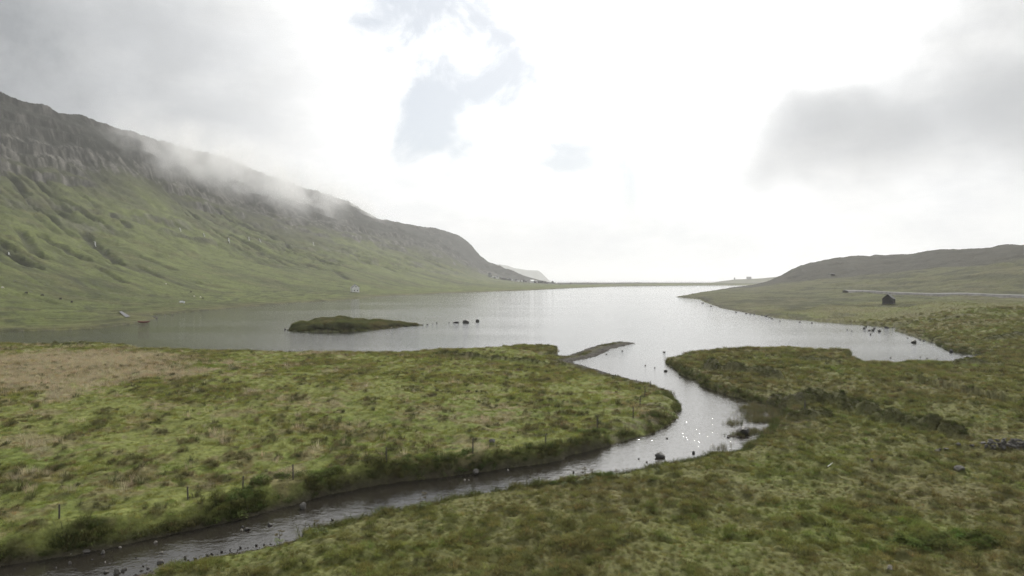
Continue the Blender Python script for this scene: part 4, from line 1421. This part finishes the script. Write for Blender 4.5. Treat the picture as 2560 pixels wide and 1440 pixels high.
# slender shrub by the fence
p = hit(1494, 1074)
sh = tag(empty("shrub", p), "thin upright shrub beside a fence post in the meadow", "shrub")
tr, cr = MB(), MB()
tr.tube([(0, 0, -0.1), (0.03, 0, 0.7), (0.0, 0.03, 1.5)], [0.03, 0.022, 0.008], 6)
for i in range(16):
    h0 = random.uniform(0.35, 1.3)
    a = random.random() * 6.28
    l = random.uniform(0.25, 0.55)
    e = (l * math.cos(a), l * math.sin(a), h0 + l * 0.9)
    tr.tube([(0.02, 0, h0), e], [0.010, 0.003], 4, False)
    for j in range(26):
        tt = random.uniform(0.3, 1.1)
        c = Vector((e[0] * tt, e[1] * tt, h0 + (e[2] - h0) * tt)) + Vector([random.gauss(0, 0.06) for _ in range(3)])
        d1, d2 = Vector([random.gauss(0, 1) for _ in range(3)]).normalized() * 0.035, Vector([random.gauss(0, 1) for _ in range(3)]).normalized() * 0.022
        k = len(cr.v)
        cr.v += [tuple(c - d1), tuple(c + d2), tuple(c + d1), tuple(c - d2)]
        cr.f.append((k, k + 1, k + 2, k + 3))
tr.build("trunk", principled("twig_bark", (0.09, 0.075, 0.055), 0.9, 0.1), sh)
cr.build("crown", principled("shrub_leaf", (0.10, 0.11, 0.055), 0.8, 0.1), sh)

# angelica standing over the near bank
M_STEM = principled("angelica_stem", (0.09, 0.085, 0.04), 0.8, 0.2)
M_UMB = principled("angelica_umbel", (0.10, 0.085, 0.05), 0.9, 0.1)
M_AL = principled("angelica_leaf", (0.085, 0.11, 0.035), 0.7, 0.2)


def angelica(seed):
    r = random.Random(seed)
    st, um, lf = MB(), [], MB()
    st.tube([(0, 0, -0.1), (0.02, 0.01, 0.5), (0.05, 0.0, 1.0)], [0.022, 0.018, 0.010], 6)
    heads = [(0.05, 0.0, 1.02)]
    for i in range(4):
        a = r.random() * 6.28
        h0 = r.uniform(0.45, 0.8)
        e = (0.22 * math.cos(a), 0.22 * math.sin(a), h0 + r.uniform(0.15, 0.28))
        st.tube([(0.03, 0, h0), e], [0.010, 0.006], 5, False)
        heads.append(e)
    for h in heads:
        ub = MB()
        um.append(ub)
        for j in range(14):
            a, rr = r.random() * 6.28, 0.11 * math.sqrt(r.random())
            c = (h[0] + rr * math.cos(a), h[1] + rr * math.sin(a), h[2] + 0.07 - rr * 0.3)
            ub.tube([h, c], [0.002, 0.002], 3, False)
            ub.box((c[0] - .02, c[1] - .02, c[2] - .012), (c[0] + .02, c[1] + .02, c[2] + .012))
    for i in range(14):
        a, z = r.random() * 6.28, r.uniform(0.1, 0.5)
        d = Vector((math.cos(a), math.sin(a), 0.15))
        s = Vector((-d.y, d.x, 0)) * 0.07
        b = Vector((0, 0, z)) + d * 0.1
        k = len(lf.v)
        lf.v += [tuple(b), tuple(b + d * 0.14 + s), tuple(b + d * 0.34 - Vector((0, 0, .05))), tuple(b + d * 0.14 - s)]
        lf.f.append((k, k + 1, k + 2, k + 3))
    return st, um, lf


AM = []
for sd in range(3):
    st, um, lf = angelica(700 + sd)
    AM.append((st, um, lf))
cache = {}
for i, (u, v, h) in enumerate([(1462, 1202, 20), (1444, 1204, 10), (1480, 1200, 9), (1565, 1196, 12), (1540, 1198, 9), (1066, 1264, 18), (1052, 1268, 10), (702, 1352, 20), (797, 1328, 14), (812, 1326, 12), (1410, 1208, 8), (1640, 1174, 8)]):
    x, y = G(u, v, 0.7)
    y -= 0.3
    p = (x, y, max(zat(x, y), 0.1))
    ro = empty("angelica_plant", p, random.random() * 6)
    s = h * y / F * 1.25 + 0.35
    ro.scale = (s, s, s)
    k = i % 3
    if k not in cache:
        a, b, c_ = AM[k]
        cache[k] = [a.build("stem", M_STEM, ro), c_.build("foliage", M_AL, ro)] + [q.build("umbel", M_UMB, ro) for q in b]
    else:
        for src in cache[k]:
            cc = src.copy()
            cc.parent = ro
            COL.objects.link(cc)
    if h >= 18:
        lb = {1462: "tall branching angelica on the near bank opposite the fence's tallest bank", 1066: "tall angelica seed stalk at the narrow mid reach of the near bank", 702: "tall angelica seed stalk beside the gravel beach"}[u]
        tag(ro, lb, "plant")
    else:
        tag(ro, "short angelica stalk showing against the river on the near bank", "plant", "short angelica stalks on the near bank")


# ------------------------------------------------------------------ buildings
M_WHITE = principled("white_render", (0.70, 0.70, 0.67), 0.8, 0.3, (0.5, 0.08))
M_TAR = principled("black_tarred_board", (0.030, 0.028, 0.026), 0.75, 0.3, (1.2, 0.4))
M_TARR = principled("dark_corrugated_roof", (0.050, 0.048, 0.046), 0.6, 0.4, (0.8, 0.3))
M_GREYW = principled("grey_board", (0.20, 0.20, 0.19), 0.8, 0.3, (0.6, 0.2))
M_ROOFG = principled("grey_roof", (0.17, 0.17, 0.17), 0.6, 0.4, (0.5, 0.2))
M_ROOFP = principled("pale_metal_roof", (0.62, 0.63, 0.63), 0.45, 0.5, (0.5, 0.1))
M_ROOFD = principled("dark_roof", (0.05, 0.05, 0.05), 0.6, 0.4, (0.5, 0.2))
M_GLASS = principled("window_glass", (0.02, 0.022, 0.025), 0.1, 0.6)


def gable_house(name, loc, rz, w_, l_, eave, ridge, wallm, roofm, windows=False, chimney=False, door=False, planks=False, base=None):
    """gable ends face -y/+y of the local frame; w_ across, l_ along the ridge"""
    r = empty(name, loc, rz)
    hw = w_ / 2
    wl = MB().poly_prism([(-hw, -0.6), (hw, -0.6), (hw, eave), (0, ridge - 0.12), (-hw, eave)], 0, l_).build("wall", wallm, r)
    rf = MB()
    ov, th = 0.25, 0.14
    sl = (ridge - eave) / hw
    for s in (-1, 1):
        rf.poly_prism([(0, ridge), (s * (hw + ov), eave - sl * ov + 0.04), (s * (hw + ov), eave - sl * ov + 0.04 + th), (0, ridge + th)], -ov, l_ + ov)
    ro = rf.build("roof", roofm, r)
    if chimney:
        MB().box((-0.35, l_ * 0.62, ridge - 0.5), (0.35, l_ * 0.62 + 0.7, ridge + 0.9)).build("chimney", M_GREYW, ro)
    if windows:
        for (wx, wz) in ((-hw * 0.45, 1.2), (hw * 0.45, 1.2), (0, eave + 0.2)):
            win = MB().box((wx - 0.5, -0.06, wz), (wx + 0.5, 0.05, wz + 1.2)).build("window", M_GLASS, r)
        n = max(2, int(l_ / 3))
        for i in range(n):
            yy = (i + 0.5) * l_ / n
            for s in (-1, 1):
                MB().box((min(s * (hw - 0.05), s * (hw + 0.05)), yy - 0.5, 1.2), (max(s * (hw - 0.05), s * (hw + 0.05)), yy + 0.5, 2.4)).build("window", M_GLASS, r)
    if planks:
        n = 11
        for i in range(n):
            a, b = -hw + i * w_ / n + 0.03, -hw + (i + 1) * w_ / n - 0.03
            za = ridge - 0.2 - abs((a + b) / 2) * sl
            MB().box((a, -0.06, 0.5), (b, 0.0, za - 0.1)).build("plank", wallm, r)
    if door:
        MB().box((-hw - 0.07, l_ * 0.35, 0.0), (-hw + 0.02, l_ * 0.35 + 0.9, 1.9)).build("door", M_GREYW, r)
    if base:
        MB().box((-hw - 0.12, -0.12, -0.6), (hw + 0.12, l_ + 0.12, 0.5)).build("stone_base", base, r)
    return r


p = hit(2219, 762)
h = gable_house("boathouse", p, math.radians(-38), 4.3, 5.8, 2.4, 4.4, M_TAR, M_TARR, door=True, planks=True, base=M_STONE_D)
tag(h, "black tarred wooden shed with gabled roof on the green field", "shed")
p = hit(890, 731)
h = gable_house("farmhouse", (p[0], p[1], p[2]), math.radians(28), 7.0, 8.0, 4.8, 7.6, M_WHITE, M_ROOFG, windows=True, chimney=True)
tag(h, "white two-storey house alone at the foot of the mountain", "house")

VIL = [(1221, 703, 7, 11, 'G', 'D'), (1232, 700, 7, 6, 'W', 'D'), (1239, 702, 8, 7, 'W', 'G'), (1245, 704, 9, 7, 'W', 'D'), (1235, 705, 9, 5, 'G', 'G'), (1252, 704, 9, 7, 'D', 'D'), (1258, 705, 8, 7, 'D', 'D'),
       (1262, 702, 6, 5, 'G', 'D'), (1275, 703, 9, 6, 'D', 'D'), (1281, 701, 7, 5, 'W', 'G'), (1288, 701, 7, 5, 'W', 'D'), (1290, 705, 8, 6, 'D', 'D'), (1298, 702, 8, 5, 'W', 'G'), (1305, 703, 7, 5, 'W', 'D'), (1310, 704, 9, 7, 'D', 'D'),
       (1318, 704, 8, 6, 'G', 'G'), (1326, 705, 10, 7, 'W', 'P'), (1335, 706, 8, 6, 'D', 'D'), (1341, 706, 7, 6, 'W', 'G'), (1349, 707, 9, 6, 'D', 'D'), (1356, 708, 8, 6, 'D', 'D'), (1363, 709, 8, 6, 'D', 'D'), (1370, 709.5, 7, 4, 'D', 'D'), (1290, 711, 3, 3, 'W', 'G'),
       (1382, 710, 7, 6, 'D', 'D'), (1390, 711, 4, 3, 'W', 'P'), (1427, 711, 7, 3, 'D', 'D')]
MW, MR_ = {'W': M_WHITE, 'G': M_GREYW, 'D': M_TAR}, {'G': M_ROOFG, 'D': M_ROOFD, 'P': M_ROOFP}
VL = {('W', 'G'): "white-walled grey-roofed house in the far village", ('W', 'D'): "white-walled dark-roofed house in the far village", ('G', 'D'): "grey house with dark roof in the far village", ('G', 'G'): "all-grey house in the far village",
      ('D', 'D'): "all-black boarded house in the far village", ('W', 'P'): "white house with a shining pale roof in the far village"}
for (u, v, a, b, wm, rm) in VIL:
    d = 1950.0
    if u > 1375:
        d = 2060.0
    x = (u - U0) / F * d
    k = d / F
    z = zat(x, d)
    hh = gable_house("village_house", (x, d, z), random.choice((0.5, -0.6, 1.2, -1.1, 0.15)), a * k * 0.75, a * k * 1.0, b * k * 0.62, b * k, MW[wm], MR_[rm])
    if u == 1221:
        tag(hh, "tall grey block-like house at the mountain end of the far village", "house")
    elif u == 1427:
        tag(hh, "black shed alone on the flat land beyond the far village", "shed")
    else:
        tag(hh, VL[(wm, rm)], "house", VL[(wm, rm)].replace("house", "houses"))
for (u, a, b, lb) in [(1878, 11, 6, "broad flat-looking building on the low headland across the lake end"), (1838, 3, 5, "small narrow building on the low headland skyline")]:
    d = 3290.0
    k = d / F
    vs = np.interp(u, [1760, 1800, 1840, 1880, 1910], [709, 703, 698, 697, 695])
    hh = gable_house("headland_house", ((u - U0) / F * d, d, hv(vs, d) - 1.5), 1.4, a * k * 0.5, a * k, b * k * 0.75, b * k, M_GREYW, M_ROOFD)
    tag(hh, lb, "house")
for (u, v, a, b, lb) in [(2087, 687, 9, 4, "small dark cabin halfway up the right hill"), (2078, 686, 5, 3, "tiny grey hut beside the cabin on the right hill")]:
    p = hit(u, v)
    k = p[1] / F
    tag(gable_house("cabin", p, 1.2, a * k * 0.6, a * k, b * k * 0.6, b * k, M_TAR if a > 6 else M_GREYW, M_ROOFD), lb, "cabin")

# red rowing boat drawn up on the far shore
p = hit(361, 809)
boat = tag(empty("rowing_boat", (p[0], p[1] - 0.5, max(p[2], 0.05)), 0.12), "red open rowing boat drawn up on the lake shore", "boat")
M_RED = principled("red_boat_paint", (0.13, 0.016, 0.014), 0.5, 0.4, (2, 0.2))
st = []
for i in range(11):
    tt = i / 10
    xx = (tt - 0.5) * 4.2
    bw = 0.75 * (1 - abs(2 * tt - 1) ** 2.4) + 0.03
    kz = 0.05 + 0.35 * abs(2 * tt - 1) ** 3
    sz_ = 0.62 + 0.22 * abs(2 * tt - 1) ** 2
    st.append([(xx, -bw, sz_), (xx, -bw * 0.8, kz + 0.22), (xx, 0, kz), (xx, bw * 0.8, kz + 0.22), (xx, bw, sz_), (xx, bw - 0.05, sz_), (xx, bw * 0.72, kz + 0.26), (xx, 0, kz + 0.06), (xx, -bw * 0.72, kz + 0.26), (xx, -bw + 0.05, sz_)])
V = [q for s_ in st for q in s_]
Fc = [(i * 10 + j, i * 10 + (j + 1) % 10, (i + 1) * 10 + (j + 1) % 10, (i + 1) * 10 + j) for i in range(10) for j in range(10)] + [tuple(range(9, -1, -1)), tuple(range(100, 110))]
link_mesh("hull", V, Fc, M_RED, boat)
for xx in (-1.0, 0.1, 1.1):
    MB().box((xx - 0.12, -0.62, 0.46), (xx + 0.12, 0.62, 0.50)).build("thwart", M_WOOD, boat)

# white wrapped bales near the far shore
bm = bmesh.new()
bmesh.ops.create_cone(bm, segments=18, radius1=0.6, radius2=0.6, depth=1.2, cap_ends=True)
bmesh.ops.bevel(bm, geom=[e for e in bm.edges if len(e.link_faces) == 2 and e.calc_face_angle() > 1.2], offset=0.12, segments=2, affect='EDGES')
bale_me = bpy.data.meshes.new("bale")
bm.to_mesh(bale_me)
bm.free()
bale_me.materials.append(principled("bale_wrap", (0.66, 0.68, 0.68), 0.45, 0.4))
for (u, v) in ((451, 758), (456, 757.5), (460, 758)):
    p = hit(u, v)
    o = bpy.data.objects.new("hay_bale", bale_me)
    o.location = (p[0], p[1], p[2] + 0.55)
    o.rotation_euler = (0, 0, random.random())
    COL.objects.link(o)
    tag(o, "white wrapped round bale at the foot of the mountain pasture", "bale", "wrapped bales by the far shore")

# grazing sheep on the pasture
M_FLD, M_FLW, M_FACE = principled("dark_fleece", (0.035, 0.030, 0.027), 0.95, 0.05, (6, 0.3)), principled("white_fleece", (0.62, 0.59, 0.53), 0.95, 0.05, (6, 0.2)), principled("sheep_face", (0.04, 0.035, 0.03), 0.9, 0.1)


def sheep_mesh(mat):
    sk = [((0, 0, .62), (.30, .27)), ((.32, 0, .66), (.27, .26)), ((-.30, 0, .63), (.29, .27)), ((-.46, 0, .60), (.16, .16)), ((.52, 0, .66), (.15, .17)), ((.68, 0, .50), (.10, .12)), ((.78, 0, .30), (.09, .10)), ((.86, 0, .16), (.055, .06))]
    edges = [(0, 1), (0, 2), (2, 3), (1, 4), (4, 5), (5, 6), (6, 7)]
    for sx in (.26, -.26):
        for sy in (.14, -.14):
            k = len(sk)
            sk += [((sx, sy, .42), (.10, .10)), ((sx + (.02 if sx > 0 else -.05), sy, .22), (.045, .045)), ((sx, sy, 0.0), (.035, .035))]
            edges += [(1 if sx > 0 else 2, k), (k, k + 1), (k + 1, k + 2)]
    me = bpy.data.meshes.new("sheep")
    me.from_pydata([s_[0] for s_ in sk], edges, [])
    me.materials.append(mat)
    o = bpy.data.objects.new("sheep", me)
    COL.objects.link(o)
    o.modifiers.new("skin", 'SKIN')
    for i, s_ in enumerate(sk):
        me.skin_vertices[0].data[i].radius = s_[1]
    me.skin_vertices[0].data[0].use_root = True
    sb2 = o.modifiers.new("sub", 'SUBSURF')
    sb2.levels = sb2.render_levels = 1
    dg = bpy.context.evaluated_depsgraph_get()
    out = bpy.data.meshes.new_from_object(o.evaluated_get(dg))
    bpy.data.objects.remove(o)
    out.materials.clear()
    out.materials.append(mat)
    out.name = "sheep"
    return out


SHD, SHW = sheep_mesh(M_FLD), sheep_mesh(M_FLW)
for (u, v, dk) in [(67, 742, 1), (107, 742, 1), (152, 752, 1), (180, 758, 1), (478, 733, 1), (508, 748, 1), (485, 743, 0), (501, 746, 0), (5, 724, 0), (415, 712, 0)]:
    p = hit(u, v)
    o = bpy.data.objects.new("sheep", SHD if dk else SHW)
    o.location = p
    o.rotation_euler = (0, 0, random.uniform(-0.7, 0.7) + random.choice((0, math.pi)))
    o.scale = (1.25, 1.25, 1.25)
    COL.objects.link(o)
    tag(o, ("black sheep grazing on the green mountain pasture" if dk else "white sheep grazing on the green mountain pasture"), "sheep", ("black" if dk else "white") + " sheep on the pasture")

# thin waterfalls on the rock bands
M_FALL = principled("falling_water", (0.30, 0.31, 0.32), 0.5, 0.5, (0.8, 0.15))
for (u, v, up, dn, sx, wd) in [(573, 603, 12, 12, 5, 2.6), (92, 544, 8, 6, 8, 0.6), (238, 612, 8, 10, 10, 0.7), (451, 576, 9, 8, 6, 1.7), (623, 599, 7, 7, 4, 1.6), (651, 603, 6, 8, 6, 1.8), (511, 590, 7, 7, 5, 1.2), (784, 612, 9, 6, 5, 2.2), (25, 640, 6, 6, 8, 0.5)]:
    n = 9
    V, Fc = [], []
    for i in range(n):
        tt = i / (n - 1)
        x, y, z = hit(u - sx * 0.6 * (0.5 - tt) + random.uniform(-0.7, 0.7), v + 0.55 * (-up + (up + dn) * tt))
        ww = wd * random.uniform(0.10, 0.40) * 0.5
        V += [(x - ww, y - 1.2, z + 0.5), (x + ww, y - 1.2, z + 0.5), (x + ww, y - 0.2, z + 0.2), (x - ww, y - 0.2, z + 0.2)]
    for i in range(n - 1):
        for j in range(4):
            Fc.append((i * 4 + j, i * 4 + (j + 1) % 4, i * 4 + 4 + (j + 1) % 4, i * 4 + 4 + j))
    o = link_mesh("waterfall", V, Fc, M_FALL)
    lb = "widest white waterfall dropping over the lower rock band" if u == 573 else "thin white waterfall thread on the mountainside"
    tag(o, lb, "waterfall", None if u == 573 else "thin waterfalls on the mountainside")

# ------------------------------------------------------------------ road across the right slope, on a low gravelled bank
ru = np.arange(2118, 3300, 12.0)
us = sorted(RIGHT)
V, Fc, V2, F2 = [], [], [], []
rd = smooth1(np.interp(ru, us, [RIGHT[u][2][1] for u in us]), 9)
rz_ = np.array([zat((u - U0) / F * d, d) for u, d in zip(ru, rd)])
rz_ = smooth1(rz_, 15) + 1.3
for u, d, z in zip(ru, rd, rz_):
    x = (u - U0) / F * d
    for (oy, oz) in ((-2.6, -2.2), (-0.6, -0.02), (5.6, 0.42), (8.5, -2.2)):
        V.append((x, d + oy, z + oz))
    for (oy, oz) in ((-0.3, 0.06), (5.4, 0.47)):
        V2.append((x, d + oy, z + oz))
for i in range(len(ru) - 1):
    for j in range(3):
        Fc.append((i * 4 + j, i * 4 + 4 + j, i * 4 + 5 + j, i * 4 + 1 + j))
    F2.append((i * 2, i * 2 + 2, i * 2 + 3, i * 2 + 1))
tag(link_mesh("road_embankment", V, Fc, principled("road_gravel", (0.30, 0.29, 0.27), 0.95, 0.1, (0.5, 0.25)), smooth=False), kind='structure')
tag(link_mesh("road", V2, F2, principled("asphalt", (0.14, 0.14, 0.136), 0.8, 0.25, (0.5, 0.15)), smooth=False), kind='structure')
# concrete slipway by the boat
pts = [hit(u, v) for (u, v) in ((298, 781), (304, 780), (326, 793), (314, 795))]
tag(link_mesh("slipway", [(q[0], q[1], q[2] + 0.35) for q in pts], [(0, 1, 2, 3)], principled("concrete", (0.16, 0.16, 0.165), 0.9, 0.2, (0.8, 0.2)), smooth=False), kind='structure')

# gravel of the beach and spits: loose pebbles
peb = [rock_mesh("pebble", 900 + i, M_BLADE, 0.6, 1) for i in range(3)]
SRC_PEB = source_set("pebble", peb)
x, y = rand_ground(260000, 33, 175, ulo=-100, uhi=2000, power=1.3)
r, c = local(x, y)
m = (BE[r, c] > 0.55) & (sdf[r, c] > -0.5) & (sdf[r, c] < np.where(y < 60, 1.3, 2.2)) & (rng.random(len(x)) < 0.8)
x, y = x[m], y[m]
g = rng.random((len(x), 1))
scatter("gravel", "loose grey gravel on the river beach and spit", x, y, np.maximum(samp(Z, x, y), -0.02), np.clip(rng.lognormal(-2.9, 0.45, len(x)), 0.025, 0.22), (np.array((0.055, 0.050, 0.044)) + g * np.array((0.085, 0.080, 0.072))) * np.where(y > 90, 0.65, 0.75)[:, None], SRC_PEB)
